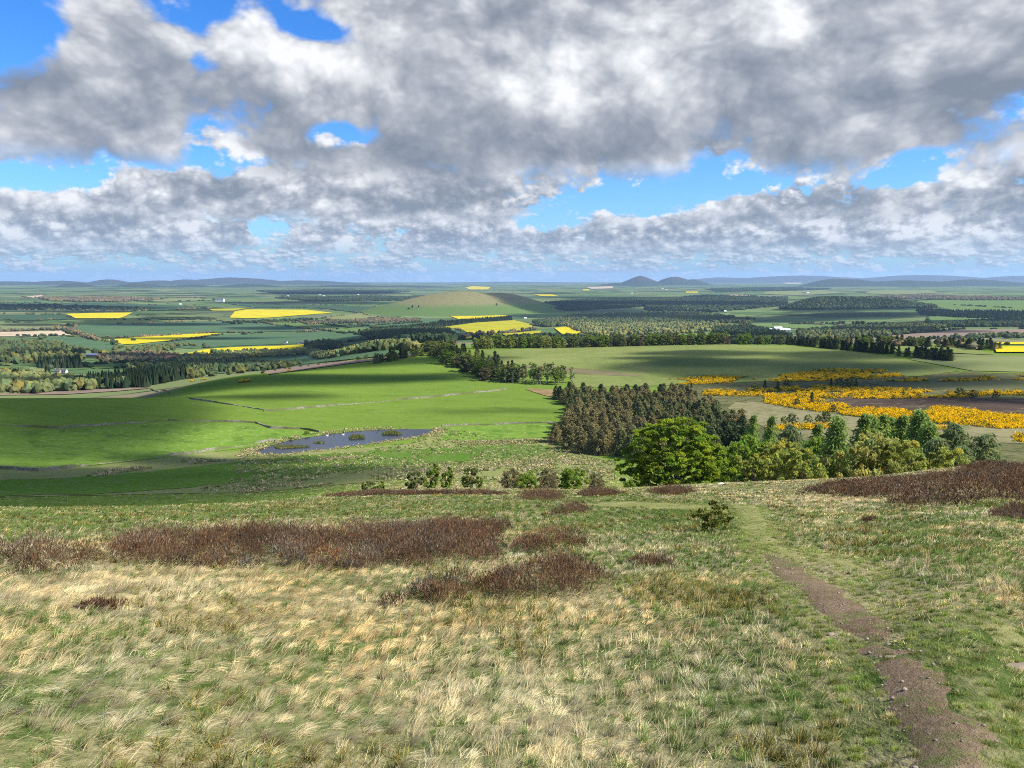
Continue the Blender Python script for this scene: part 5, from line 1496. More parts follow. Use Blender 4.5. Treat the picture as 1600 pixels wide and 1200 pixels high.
def islet(px, py, rx, ry, hh, label, seed):
    R = np.random.default_rng(seed)
    c = at_level(hit(px, py), WATER_Z)[0]
    k = int(90 * rx * ry) + 150
    a = R.uniform(0, 6.283, k); q = np.sqrt(R.random(k)) * (1 + .2 * np.sin(a * 3 + seed))
    p = np.stack([c[0] + np.cos(a) * q * rx, c[1] + np.sin(a) * q * ry], -1)
    h = hh * R.uniform(.5, 1.2, k); t = R.normal(0, .18, (k, 2)) * h[:, None]
    w = .09
    th = R.uniform(0, 3.14, k); dx_, dy_ = np.cos(th) * w, np.sin(th) * w
    z0 = np.full(k, WATER_Z - .05)
    V = np.stack([np.stack([p[:, 0] - dx_, p[:, 1] - dy_, z0], -1), np.stack([p[:, 0] + dx_, p[:, 1] + dy_, z0], -1), np.stack([p[:, 0] + t[:, 0], p[:, 1] + t[:, 1], z0 + h], -1)], 1).reshape(-1, 3)
    col = np.repeat(tints(k, R, 1, spread=.3).reshape(-1, 3), 3, 0)
    rt = empty('reed_islet', (0, 0, 0)); rt.location = (c[0], c[1], WATER_Z); tag(rt, label, 'islet')
    off = np.array([c[0], c[1], WATER_Z])
    add_obj('reeds', make_mesh('reeds', V - off, np.arange(3 * k).reshape(k, 3), [L_REED, L_REED_G], midx=(R.random(k) < .4).astype(int), col=col), rt)
    th = np.linspace(0, 2 * math.pi, 28, endpoint=False); rr_ = 1 + .2 * np.sin(th * 3 + seed)
    rim = np.stack([np.cos(th) * rx * rr_ * 1.05, np.sin(th) * ry * rr_ * 1.05, np.full(28, -.1)], -1)
    mid = np.stack([np.cos(th) * rx * rr_ * .8, np.sin(th) * ry * rr_ * .8, np.full(28, .18)], -1)
    i = np.arange(28)
    f = np.stack([i, (i + 1) % 28, 28 + (i + 1) % 28, 28 + i], -1)
    add_obj('mud', make_mesh('mud', np.vstack([rim, mid, [[0, 0, .25]]]), [f, np.stack([28 + i, 28 + (i + 1) % 28, np.full(28, 56)], -1)], [M_RUSH], smooth=True), rt)


islet(452, 698.5, 7.0, 2.6, .8, 'long flat reed islet at the left end of the pond', 1)
islet(557, 683.5, 3.2, 3.0, 1.3, 'round reed islet in the middle of the pond', 2)
islet(612, 677.5, 3.9, 3.2, 1.2, 'reed islet nearest the right end of the pond', 3)
islet(499, 691.5, 2.2, 1.4, .7, 'smallest reed tuft between the left and middle islets', 4)
M_SWAN = mat_plain('white_feathers', (.85, .85, .83), .8, .1, .04, 4)
for px, py, lab in [(536, 679.5, 'white swan on the pond near the back bank'), (511, 681, 'white swan on the pond near the left part of the back bank')]:
    c = at_level(hit(px, py), WATER_Z)[0]
    v1, f1 = tube([(-.62, 0, .18), (-.45, 0, .2), (-.1, 0, .18), (.25, 0, .16), (.45, 0, .14)], [.03, .17, .26, .22, .05], 8)
    v2, f2 = tube([(.36, 0, .2), (.5, 0, .42), (.46, 0, .68), (.55, 0, .82), (.68, 0, .78)], [.09, .055, .045, .06, .03], 6)
    v, f = join([(v1, f1), (v2, f2)])
    o = add_obj('swan', make_mesh('swan', v * 1.25, f, [M_SWAN], smooth=True), None, (c[0], c[1], WATER_Z - .05))
    tag(o, lab, 'swan')
for px, py, s, lab in [(479, 679, .75, 'round dark bush on the back bank of the pond, larger one'), (454, 687, .5, 'dark bush on the back bank of the pond, left of the larger one'), (430, 690, .35, 'smallest dark bush on the bank at the left end of the pond')]:
    x, y = hit(px, py)[0]
    plant('bank_bush', lab, 'bush', SHRUB[2], x, y, s * 1.1, parts=('stem', 'foliage'))
# ------------------------------------------------------------------ the hilltop: path, grass, heather
PATH1 = [(1178, 862), (1205, 868), (1246, 874), (1284, 896), (1324, 924), (1374, 956), (1408, 984), (1424, 1008), (1340, 1008), (1288, 972), (1238, 930), (1200, 898)]
PATH2 = [(1326, 1008), (1365, 1000), (1424, 1004), (1446, 1022), (1400, 1034), (1336, 1030)]
PATH3 = [(1325, 1038), (1395, 1024), (1452, 1036), (1498, 1070), (1528, 1110), (1560, 1140), (1580, 1185), (1585, 1260), (1400, 1260), (1392, 1180), (1370, 1120), (1345, 1075)]
m, n, out = material('trodden_earth')
geo = n.new('ShaderNodeNewGeometry'); P = geo.outputs['Position']
a = n.noise(P, 1.6, 6, .65); b2 = n.noise(P, 22, 5, .7); c2 = n.noise(P, 90, 3, .6)
c = n.mix(n.remap(a, .35, .65), (.135, .094, .059), (.235, .170, .112))
c = n.mix(n.remap(b2, .5, .72, 0, .6), c, (.30, .24, .165))
c = n.mix(n.remap(b2, .28, .42, .7, 0), c, (.055, .038, .028))
c = n.mix(n.remap(n.noise(P, 2.6, 6, .72), .50, .62, 0, .85), c, (.115, .135, .045))
bp = n.new('ShaderNodeBump'); n.put(bp.inputs['Strength'], .9); n.put(bp.inputs['Distance'], .03); n.put(bp.inputs['Height'], n.add(b2, n.mul(c2, .4)))
bs = principled(n, out, c, 1.0, 0.0); n.t.links.new(bp.outputs[0], bs.inputs['Normal'])
M_EARTH = m
PATHS = []
for p, lab in ((PATH1, 'bare brown stretch of footpath, upper part'), (PATH2, 'small bare brown patch between the two parts of the footpath'), (PATH3, 'wide bare brown footpath nearest the viewer')):
    w = hit([q[0] for q in p], [q[1] for q in p], 1.2)
    w = densify(smooth_closed(w, 2), .06)
    w = w + .28 * (np.stack([vn(w[:, 0] * 3, w[:, 1] * 3, 4), vn2(w[:, 0] * 3, w[:, 1] * 3, 4)], -1) - .5)
    PATHS.append(w)
    o = sheet('path', w, M_EARTH, .0, lab, 'structure', None, .09)
    co = np.empty(len(o.data.vertices) * 3, np.float32); o.data.vertices.foreach_get('co', co); co = co.reshape(-1, 3)
    dd = np.abs(dist_to(w, co[:, 0], co[:, 1]))
    co[:, 2] += np.clip(dd / .14, 0, 1) * .034 - .020
    o.data.vertices.foreach_set('co', co.ravel()); o.data.update()


def blob(px, py, cx, cy, rx, ry):
    return np.exp(-((px - cx) / rx) ** 2 - ((py - cy) / ry) ** 2)


HEATHER = [
    ('heather', [(-60, 872), (0, 868), (60, 860), (100, 868), (150, 872), (200, 852), (260, 844), (300, 852), (340, 838), (400, 834), (470, 838), (560, 834), (640, 830), (700, 827), (760, 824), (800, 828), (770, 842), (772, 862), (768, 880), (720, 884), (600, 893), (500, 893), (430, 888), (330, 893), (250, 884), (160, 893), (60, 904), (-60, 900)], .34, 'long band of dark brown heather across the left of the hilltop', 'stuff'),
    ('heather', [(590, 948), (620, 925), (690, 914), (770, 912), (790, 892), (800, 880), (880, 884), (925, 896), (965, 925), (972, 938), (930, 945), (850, 938), (780, 936), (710, 952), (640, 956)], .30, 'heather mass with grey tips below the main band', 'stuff'),
    ('heather', [(1236, 772), (1300, 757), (1370, 752), (1430, 750), (1500, 742), (1600, 728), (1700, 722), (1700, 792), (1600, 786), (1560, 780), (1500, 790), (1440, 797), (1385, 797), (1400, 782), (1340, 780), (1300, 775)], .42, 'dark brown heather ridge at the right of the brow', 'stuff'),
    ('heather', [(440, 778), (520, 774), (600, 771.5), (700, 770), (780, 770.5), (800, 773), (780, 774), (700, 772.5), (600, 774.5), (500, 778.5)], .22, 'thin dark strip of heather along the brow under the saplings on the left', 'stuff'),
    ('heather_clump', [(800, 866), (812, 846), (860, 840), (905, 842), (925, 856), (910, 866), (850, 866)], .34, 'rounded brown heather clump right of the long band', None),
    ('heather_clump', [(862, 804), (880, 796), (905, 793), (922, 800), (915, 807), (880, 809)], .36, 'small dark heather hummock below the largest leafy bush', None),
    ('heather_clump', [(810, 777), (840, 772), (872, 775), (874, 781), (840, 783), (812, 783)], .5, 'dark red heather mound beside the bright green bush', None),
    ('heather_clump', [(900, 772), (950, 769), (975, 771), (955, 776), (910, 776)], .42, 'dark heather mound right of the largest leafy bush at the brow', None),
    ('heather_clump', [(1005, 770), (1050, 767), (1085, 768), (1075, 773), (1030, 774)], .40, 'dark red heather mound under the beech', None),
    ('heather_clump', [(984, 880), (1010, 874), (1040, 875), (1060, 882), (1040, 887), (1000, 887)], .18, 'low heather tuft right of the rounded clump', None),
    ('heather_clump', [(140, 952), (158, 944), (180, 947), (176, 955), (150, 958)], .16, 'lone little heather sprig in the pale grass on the left', None),
    ('heather_clump', [(1340, 812), (1352, 808), (1368, 810), (1362, 815), (1346, 816)], .16, 'tiny dark heather sprig below the heather ridge', None),
    ('heather_clump', [(1545, 806), (1575, 798), (1640, 796), (1640, 812), (1580, 814)], .3, 'olive green heather clump at the right edge', None),
]
L_HEATH = leaf_mat('heather_twigs', (.122, .074, .043), trans=.2)
L_HGREY = leaf_mat('heather_grey_tips', (.22, .175, .125), trans=.15)
HEATH_W = []


def ribbons(base, length, width, az_, lean0, curve, R, segs=3):
    """Curved blades: base (n,3); lean from the vertical at the foot and added along the blade."""
    n = len(base)
    th = R.uniform(0, math.pi, n)
    wx, wy = np.cos(th), np.sin(th)
    cx, cy = np.cos(az_), np.sin(az_)
    p = base.copy(); V = []
    for k in range(segs + 1):
        t = k / segs
        w = width * (1 - t) ** .7 * .5
        if k < segs:
            V.append(p - np.stack([wx * w, wy * w, np.zeros(n)], -1)); V.append(p + np.stack([wx * w, wy * w, np.zeros(n)], -1))
        else:
            V.append(p.copy())
        a = np.minimum(lean0 + curve * (t + .5 / segs), 1.75)
        st = (length / segs)[:, None]
        p = p + st * np.stack([np.sin(a) * cx, np.sin(a) * cy, np.cos(a)], -1)
    V = np.stack(V, 1)
    nv = 2 * segs + 1
    o = (np.arange(n) * nv)[:, None]
    quads = np.concatenate([o + np.array([[2 * k, 2 * k + 1, 2 * k + 3, 2 * k + 2]]) for k in range(segs - 1)], 0) if segs > 1 else np.zeros((0, 4), int)
    tris = o + np.array([[2 * segs - 2, 2 * segs - 1, 2 * segs]])
    return V.reshape(-1, 3), quads, tris, nv


def heather(name, poly, hgt, label, kind, seed):
    R = np.random.default_rng(seed)
    w = hit([q[0] for q in poly], [q[1] for q in poly], 2.0)
    w = densify(smooth_closed(w, 1), .25)
    rmean = float(np.hypot(w[:, 0], w[:, 1]).mean())
    w = w + min(.5, rmean * .016) * 2 * (np.stack([vn(w[:, 0] * 1.3, w[:, 1] * 1.3, 3), vn2(w[:, 0] * 1.3, w[:, 1] * 1.3, 3)], -1) - .5)
    HEATH_W.append(w)
    lo, hi = w.min(0), w.max(0)
    wt_ = max(1.0, rmean / 13)
    # bushes: low domes packed side by side, each a brush of sprigs pointing outwards
    rb = (.17 + .30 * hgt) * wt_ ** .25
    b = scatter(w, rb * 1.25, .5, seed)
    if len(b) < 3: b = np.vstack([b.reshape(-1, 2), w.mean(0), w.mean(0) + [.12, .05]])
    d0 = dist_to(w, b[:, 0], b[:, 1])
    b0 = b
    b = b[R.random(len(b)) < np.clip(.55 + d0 / (rb * 2), 0, 1) * np.where(vn(b[:, 0] * .7 / wt_ ** .5, b[:, 1] * .7 / wt_ ** .5, 3) < .41, .62, .95)]
    if len(b) < 2: b = b0
    d0 = dist_to(w, b[:, 0], b[:, 1])
    size = rb * R.uniform(.65, 1.35, len(b)) * np.clip(.6 + d0 / (rb * 2.5), .55, 1.1)
    per = int(np.clip(520 / wt_ ** .55, 110, 520))
    nb = len(b)
    u = R.normal(size=(nb, per, 3)); u[:, :, 2] = np.abs(u[:, :, 2]) + .08; u /= np.linalg.norm(u, axis=2)[:, :, None]
    rad = size[:, None] * R.uniform(.45, 1.0, (nb, per)) ** .6 * (1 + .22 * np.sin(np.arctan2(u[:, :, 1], u[:, :, 0]) * 3 + b[:, :1] * 9))
    L = .055 * wt_ ** .12 * R.uniform(.5, 1.35, (nb, per))
    x = (b[:, :1] + u[:, :, 0] * rad * 1.1).ravel(); y = (b[:, 1:] + u[:, :, 1] * rad * 1.1).ravel()
    z = (ground(b[:, 0], b[:, 1])[:, None] + u[:, :, 2] * rad * (hgt / rb) * .80 - L * .4).ravel()
    az_ = np.arctan2(u[:, :, 1], u[:, :, 0]).ravel() + R.normal(0, .5, nb * per)
    tilt = np.clip(np.arccos(u[:, :, 2]).ravel() * .9 + R.normal(0, .45, nb * per), 0, 1.7)
    V, q, t, nv = ribbons(np.stack([x, y, z], -1), L.ravel(), np.full(nb * per, .0080 * wt_ ** .7), az_, tilt, R.uniform(-.6, .2, nb * per), R, 2)
    bt = np.repeat(tints(nb, R, 1, spread=.30, warm=.13).reshape(-1, 3), per, 0)
    u = (u[:, :, 2].ravel()) 
    col = bt * tints(len(x), R, 1, spread=.3, warm=.05).reshape(-1, 3) * np.where(vn2(x * .7, y * .7, 2) > .52, 1.12, .9)[:, None]
    mi = ((R.random(len(x)) < .06 + .25 * (vn2(x * .9 + 30, y * .9, 3) > .60)) & (u > .6)).astype(int)
    midx = np.concatenate([np.tile(mi, 1) if len(q) else [], mi])
    me = make_mesh(name, V, [q, t], [L_HEATH, L_HGREY], midx=midx, col=np.repeat(col, nv, 0))
    c = w.mean(0)
    o = add_obj(name, me)
    tag(o, label, 'heather', kind=kind)
    return o


for i, (nm_, poly, hgt, lab, kd) in enumerate(HEATHER):
    heather(nm_, poly, hgt, lab, kd, 600 + i)

# ---- grass: straw and green blades, combed to the right by the wind; turf kept short on the trodden ways
WORN = [[(1140, 790), (1195, 790), (1215, 815), (1240, 850), (1290, 865), (1240, 878), (1190, 872), (1165, 850), (1150, 820)],
        [(1225, 850), (1290, 862), (1370, 880), (1440, 915), (1520, 960), (1640, 1000), (1640, 1060), (1560, 1030), (1480, 985), (1400, 935), (1320, 900), (1250, 880)],
        [(890, 788), (960, 783), (1060, 786), (1150, 792), (1150, 806), (1060, 797), (960, 793)]]
WORN_W = [densify(hit([q[0] for q in p], [q[1] for q in p], 2.0), .3) for p in WORN]
m, n, out = material('worn_turf')
geo = n.new('ShaderNodeNewGeometry'); P = geo.outputs['Position']
a = n.noise(P, 1.3, 5, .65); b2 = n.noise(P, 16, 5, .7)
c = n.mix(n.remap(a, .35, .65), (.135, .160, .050), (.26, .245, .10))
c = n.mix(n.remap(b2, .48, .66, 0, .7), c, (.31, .275, .145)); c = n.mix(n.remap(b2, .28, .42, .6, 0), c, (.05, .06, .02))
bp = n.new('ShaderNodeBump'); n.put(bp.inputs['Strength'], .8); n.put(bp.inputs['Distance'], .03); n.put(bp.inputs['Height'], b2)
bs = principled(n, out, c, 1.0, 0.0); n.t.links.new(bp.outputs[0], bs.inputs['Normal'])
M_TURF = m
for w, lab in zip(WORN_W, ('worn yellowish turf where the path crosses the brow', 'worn yellowish turf branching right from the footpath', 'faint trodden way running left along the brow')):
    w = w + .5 * (np.stack([vn(w[:, 0] * 1.4, w[:, 1] * 1.4, 3), vn2(w[:, 0] * 1.4, w[:, 1] * 1.4, 3)], -1) - .5)
    o = sheet('path', w, M_TURF, .0, lab, 'structure', None, .16)
    co = np.empty(len(o.data.vertices) * 3, np.float32); o.data.vertices.foreach_get('co', co); co = co.reshape(-1, 3)
    co[:, 2] += np.clip(np.abs(dist_to(w, co[:, 0], co[:, 1])) / .3, 0, 1) * .045 - .035
    o.data.vertices.foreach_set('co', co.ravel()); o.data.update()
L_STRAW = leaf_mat('straw_blade', (.72, .58, .315), trans=.34)
L_BLADE = leaf_mat('green_blade', (.165, .245, .058), trans=.44)
L_MOSS = leaf_mat('bilberry_leaf', (.25, .21, .06), trans=.3)


def greenness(x, y):
    px, py = to_pix(x, y, ground(x, y))
    G = np.full(len(x), .29)
    for cx, cy, rx, ry, a in [(1000, 835, 190, 50, .34), (1130, 910, 100, 90, .26), (80, 820, 240, 32, .50), (320, 805, 320, 18, .50), (720, 790, 300, 22, .55), (1080, 795, 180, 16, .50), (950, 815, 160, 26, .25), (1400, 840, 190, 50, .34), (1480, 930, 150, 90, .40),
                              (1260, 1090, 110, 140, .40), (1160, 1010, 80, 70, .18), (60, 1170, 90, 40, .30), (510, 1010, 60, 30, .28), (700, 1150, 110, 50, .22), (1540, 1080, 90, 60, .35), (180, 1010, 80, 30, .18), (880, 1020, 90, 40, .12),
                              (260, 920, 320, 34, -.34), (620, 975, 260, 34, -.16), (1260, 782, 140, 12, -.40), (420, 1060, 240, 60, -.12), (850, 1090, 160, 60, -.10), (330, 828, 90, 10, -.30), (560, 818, 200, 9, -.30), (110, 850, 120, 9, -.3), (940, 850, 60, 24, -.2), (1230, 1000, 30, 20, -.4)]:
        G = G + a * blob(px, py, cx, cy, rx, ry)
    r = np.hypot(x, y)
    G = G + (vn(x * .9, y * .9, 4) - .5) * .9 + (vn2(x * 2.6, y * 2.6, 3) - .5) * .55
    return G


def hshn(x, y, cell):
    ci, cj = np.floor(x / cell), np.floor(y / cell)
    return np.modf(np.abs(np.sin(ci * 39.3468 + cj * 11.135) * 24634.6345))[0]


def grass(name, r0, r1, dens, seed, wid, lmul, az_half, label, turf=False):
    R = np.random.default_rng(seed)
    n = int(dens * az_half * (r1 ** 2 - r0 ** 2))
    r = np.sqrt(R.uniform(r0 ** 2, r1 ** 2, n)); a = R.uniform(-az_half, az_half, n)
    if turf: a = R.uniform(.06, az_half, n)
    x, y = r * np.sin(a), r * np.cos(a)
    # tussocks: pull blades in towards tufts
    cell = .17 * max(1, r0 / 8)
    ci, cj = np.floor(x / cell), np.floor(y / cell)
    hsh = lambda s: np.modf(np.abs(np.sin(ci * 12.9898 + cj * 78.233 + s) * 43758.5453))[0]
    tx, ty = (ci + .15 + .7 * hsh(0)) * cell, (cj + .15 + .7 * hsh(3.3)) * cell
    pull = np.where(R.random(n) < .78, R.uniform(.45, .92, n), 0)
    x = x + (tx - x) * pull; y = y + (ty - y) * pull
    tuft = hsh(7.7); tdir = hsh(11.1); tlean = hsh(17.9)
    bare = np.zeros(n, bool); short = np.zeros(n)
    for w in PATHS:
        near = (np.abs(x - w[:, 0].mean()) < 8) & (np.abs(y - w[:, 1].mean()) < 8)
        d = np.full(n, -9.0); d[near] = dist_to(w, x[near], y[near])
        nz = (vn(x * 4, y * 4, 3) - .5) * .30
        bare |= R.random(n) < np.clip((d + nz * 1.3) / .20, 0, .94) * np.where(vn2(x * 2.2 + 5, y * 2.2, 3) > .50, .42, 1)
        short = np.maximum(short, np.clip(1 + (d + nz) / .35, 0, 1))
    for w in WORN_W:
        near = in_poly(x, y, np.array([(w[:, 0].min() - 1, w[:, 1].min() - 1), (w[:, 0].max() + 1, w[:, 1].min() - 1), (w[:, 0].max() + 1, w[:, 1].max() + 1), (w[:, 0].min() - 1, w[:, 1].max() + 1)]))
        d = np.full(n, -9.0); d[near] = dist_to(w, x[near], y[near])
        nz = (vn(x * 3, y * 3, 3) - .5) * .9
        short = np.maximum(short, np.clip(.5 + (d + nz) / .5, 0, 1) * .92)
    inh = np.zeros(n, bool)
    for w in HEATH_W:
        near = in_poly(x, y, np.array([(w[:, 0].min(), w[:, 1].min()), (w[:, 0].max(), w[:, 1].min()), (w[:, 0].max(), w[:, 1].max()), (w[:, 0].min(), w[:, 1].max())]))
        if near.any():
            t = np.zeros(n, bool); t[near] = in_poly(x[near], y[near], w)
            inh |= t
    clumpy = vn(x * 1.6, y * 1.6, 3)
    litter = bare & (R.random(n) < .09)
    if turf: litter[:] = False; bare |= short < .3
    keep = (~bare | litter) & ~(inh & (R.random(n) > np.where(clumpy < .42, .8, .25))) & (np.hypot(x, y) > r0 * .97)
    x, y, tuft, short, tdir, tlean, pull, bare = x[keep], y[keep], tuft[keep], short[keep], tdir[keep], tlean[keep], pull[keep], bare[keep]
    n = len(x)
    G = greenness(x, y) + (tuft - .5) * .35
    G = G + short * .22
    green = (R.random(n) < np.clip(G * 1.1 + (hshn(x, y, cell) - .5) * .5, .06, .92)) & ~bare
    moss = (vn2(x * 1.1 + 80, y * 1.1 + 20, 3) > .66) & (R.random(n) < .36) & (short < .3)
    L = np.where(green, R.uniform(.040, .090, n), R.uniform(.06, .145, n)) * (.7 + .6 * tuft) * lmul
    L = np.where(moss, R.uniform(.06, .12, n) * lmul, L)
    L = L * (1 - .80 * short) + .012
    if turf: L = R.uniform(.018, .050, n)
    L = np.where((R.random(n) < .07) & ~green & (short < .3), L * 1.5, L)
    wd = wid * R.uniform(.7, 1.35, n) * np.where(green, 1.1, .85) * np.where(moss, 2.2, 1)
    gust = (vn(x * .5 + 9, y * .5 + 3, 2) - .5)
    az_ = math.radians(28) + gust * 1.3 + (tdir - .5) * 1.7 + R.normal(0, .38, n)          # streaming to the right and away
    az_ = np.where(green | moss, R.normal(.5, 1.3, n), az_)
    lean0 = np.where(green, R.uniform(.0, .9, n), .52 + .65 * tlean + R.normal(0, .15, n)); curve = np.where(green, R.uniform(.1, .9, n), .35 + .8 * tuft + R.normal(0, .2, n))
    lean0 = np.where(bare, R.uniform(1.35, 1.55, n), np.maximum(lean0, 0)); curve = np.where(bare, 0, curve)
    curve = curve * (1 - .5 * short)
    z = ground(x, y) - .012
    V, q, t, nv = ribbons(np.stack([x, y, z], -1), L, wd, az_, lean0, curve, R, 3)
    k = R.uniform(.75, 1.25, n) * (.60 + .66 * tlean)
    longer = (R.random(n) < .07) & ~green & ~moss & (short < .3)
    k = np.where(longer, k * 1.25 + .15, k)
    hue = R.normal(0, .09, n)
    col = np.stack([k * (1 + hue), k * (1 + hue * .2), k * (1 - hue * .9)], -1)
    # bleached, sandy and reddish straw by patch; turf on the trodden ground is yellower
    pt = vn2(x * .8 + 11, y * .8 + 7, 3)
    col *= np.where((~green & ~moss)[:, None], np.stack([1 + (pt - .5) * .5, 1 + (pt - .5) * .2, 1 - (pt - .5) * .3], -1), 1)
    col *= np.where((green & (short > .4))[:, None], np.array([1.85, 1.45, 1.55]), 1)
    pale = (R.random(n) < .10) & ~green & ~moss
    col[pale] *= np.array([1.3, 1.35, 1.45])
    mi = np.where(moss, 2, np.where(green, 1, 0))
    me = make_mesh(name, V, [q, t], [L_STRAW, L_BLADE, L_MOSS], midx=np.concatenate([np.tile(mi, 2), mi]), col=np.repeat(np.clip(col, .1, 2.2), nv, 0))
    return tag(add_obj(name, me), label, kind='stuff')


Q = 1.0
grass('grass', 2.2, 5.5, 5200 * Q, 701, .0032, .95, math.radians(60), 'wind combed straw and green grass at the viewer\'s feet')
grass('grass', 5.5, 10, 3600 * Q, 702, .0045, 1.0, math.radians(55), 'tussocky bleached grass across the near hilltop')
grass('grass', 10, 18, 1700 * Q, 703, .0080, .95, math.radians(50), 'pale and green grass between the heather bands')
grass('grass', 18, 34, 560 * Q, 704, .0150, .95, math.radians(48), 'green grass flecked with straw towards the brow')
grass('grass', 85, 210, 16 * Q, 706, .085, 2.2, math.radians(36), 'rough grass on the slope beyond the brow')
grass('grass', 34, 85, 120 * Q, 705, .034, 1.0, math.radians(47), 'rough grass on the brow of the hill')

grass('grass', 2.2, 6, 6500, 711, .0036, 1, math.radians(46), 'short turf beside the footpath near the viewer', True)
grass('grass', 6, 13, 3000, 712, .0060, 1, math.radians(42), 'short worn turf along the footpath', True)
grass('grass', 13, 27, 700, 713, .0125, 1, math.radians(40), 'short worn turf where the path meets the brow', True)

# ---- small things among the grass
x, y = hit(1112, 832)[0]
BIL = broadleaf('bilberry', 91, .62, .72, 36, 26, .028, low=.05, mat=leaf_mat('bilberry_bush_leaf', (.10, .115, .020), trans=.35), layered=.8, top=.5, multi=5, trunk_r=.012)
plant('bilberry_bush', 'small dark bilberry bush with yellow green leaves left of the path', 'bush', BIL, x, y, 1.0, .4, parts=('stem', 'foliage'))
M_ROCK = mat_plain('pale_sandstone', (.24, .195, .14), .95, .1, .25, 9)


Rg = np.random.default_rng(31)
gv = []
for w in PATHS:
    q = scatter(w, .085, .5, 32); q = q[Rg.random(len(q)) < .22]
    gv.append(q)
gv = np.vstack(gv)
v0, f0 = SHAPES['round']
k_ = len(gv); s_ = Rg.uniform(.004, .013, (k_, 1, 1)) * np.where(Rg.random((k_, 1, 1)) < .06, 2.2, 1)
V = v0[None] * (1 + Rg.normal(0, .14, (k_, len(v0), 1))) * s_ * np.array([1.2, 1.0, .6]) + np.column_stack([gv, ground(gv[:, 0], gv[:, 1]) + .014])[:, None, :]
tag(add_obj('gravel', make_mesh('gravel', V.reshape(-1, 3), (f0[None] + (np.arange(k_) * len(v0))[:, None, None]).reshape(-1, 3), [mat_plain('path_gravel', (.25, .20, .155), .95, .1, .45, 40)], smooth=True)), 'little stones and crumbs of earth scattered over the bare footpath', kind='stuff')


def stone(px, py, l, w, h, rz, label, seed, mat=None):
    R = np.random.default_rng(seed)
    bm = bmesh.new(); bmesh.ops.create_icosphere(bm, subdivisions=3, radius=1)
    for v in bm.verts:
        c = v.co; k = 1 + .22 * (float(vn(c.x * 1.9 + seed, c.y * 1.9 + c.z, 3)) - .5) * 2
        c.x = math.copysign(abs(c.x) ** .75, c.x) * k * l; c.y = math.copysign(abs(c.y) ** .8, c.y) * k * w; c.z = math.copysign(abs(c.z) ** .7, c.z) * k * h
    me = bpy.data.meshes.new('stone'); bm.to_mesh(me); bm.free(); me.materials.append(mat or M_ROCK)
    for p in me.polygons: p.use_smooth = True
    x, y = hit(px, py, 1.2)[0]
    o = add_obj('stone', me, None, (x, y, float(ground(x, y)) + h * .25)); o.rotation_euler = (.1, -.08, rz)
    return tag(o, label, 'stone', 'stones by the footpath')


stone(1594, 1042, .10, .035, .014, .1, 'long flat pale stone at the right edge of the turf', 1)
stone(1392, 1027, .05, .016, .008, -.25, 'flat pale stone set across the footpath between its bare parts', 2)
stone(1298, 992, .034, .02, .012, .5, 'small pinkish stone in the grass left of the footpath', 3)
stone(1388, 1007, .018, .012, .008, 0, 'little pale stone on the small bare patch', 4)
stone(1264, 913, .03, .018, .012, .3, 'little stone on the left side of the upper footpath', 5)
stone(1446, 912, .05, .016, .012, -.5, 'pale bleached stone in the short turf right of the upper footpath', 6)
stone(1596, 873, .06, .03, .02, .2, 'pale stone among the grass at the right edge above the turf', 7)
stone(1126, 757, .22, .14, .09, .2, 'white stone below the beech at the right of its foot', 8, mat_plain('white_stone', (.68, .66, .62), .9, .1, .1, 5))
# ------------------------------------------------------------------ clouds overhead: real ones, whose shadows lie on the land
def vapour(density):
    m, n, out = material('cloud_vapour')
    vp = n.new('ShaderNodeVolumePrincipled')
    n.put(vp.inputs['Color'], (.97, .975, .98)); n.put(vp.inputs['Density'], density); n.put(vp.inputs['Anisotropy'], .3)
    n.t.links.new(vp.outputs[0], out.inputs['Volume'])
    return m


# spots of shade on the land: centre, half width and half depth in the photograph's pixels, height of the cloud
SHADE = [
    (140, 630, 200, 12, 1350), (350, 603, 110, 9, 1350), (480, 590, 150, 8, 1350), (640, 592, 80, 5, 1350), (600, 566, 90, 7, 1350), (430, 620, 120, 6, 1350), (720, 644, 45, 2.5, 1350), (830, 642, 60, 2.5, 1350),
    (1240, 573, 230, 17, 1350), (1115, 567, 100, 8, 1350), (1330, 575, 110, 10, 1350), (1250, 602, 150, 8, 1350), (1040, 560, 80, 3.5, 1350), (1110, 552, 110, 6, 1350), (1430, 597, 190, 12, 1350), (1570, 625, 110, 8, 1350), (1350, 554, 120, 8, 1350), (1130, 590, 60, 5, 1350), (1230, 611, 60, 4, 1350),
    (60, 508, 60, 2.5, 3200), (480, 512, 100, 3, 3200), (320, 530, 120, 2, 3000), (640, 526, 100, 7, 3000), (560, 540, 110, 2.5, 2800), (260, 508, 110, 2.5, 3200),
    (330, 572, 150, 7, 2600), (90, 601, 60, 4, 2600),
    (960, 495, 130, 5, 3400), (1180, 500, 140, 5, 3400), (1330, 494, 110, 6, 3400), (1130, 530, 80, 5, 3000), (1400, 519, 110, 3, 3000), (890, 484, 140, 6, 3500), (1530, 503, 90, 3, 3400),
    (885, 478, 60, 4, 3600), (100, 481, 150, 4, 3600), (1040, 476, 180, 4, 3600), (480, 473, 130, 3, 3600), (280, 497, 60, 1.6, 3600),
    (520, 459, 120, 2, 4200), (1000, 465, 140, 2, 4000),
]


NEAR_SHADE = [(10, 208, 105, 40, 900), (330, 285, 34, 18, 1000)]       # column, distance, half width and half depth in metres, height


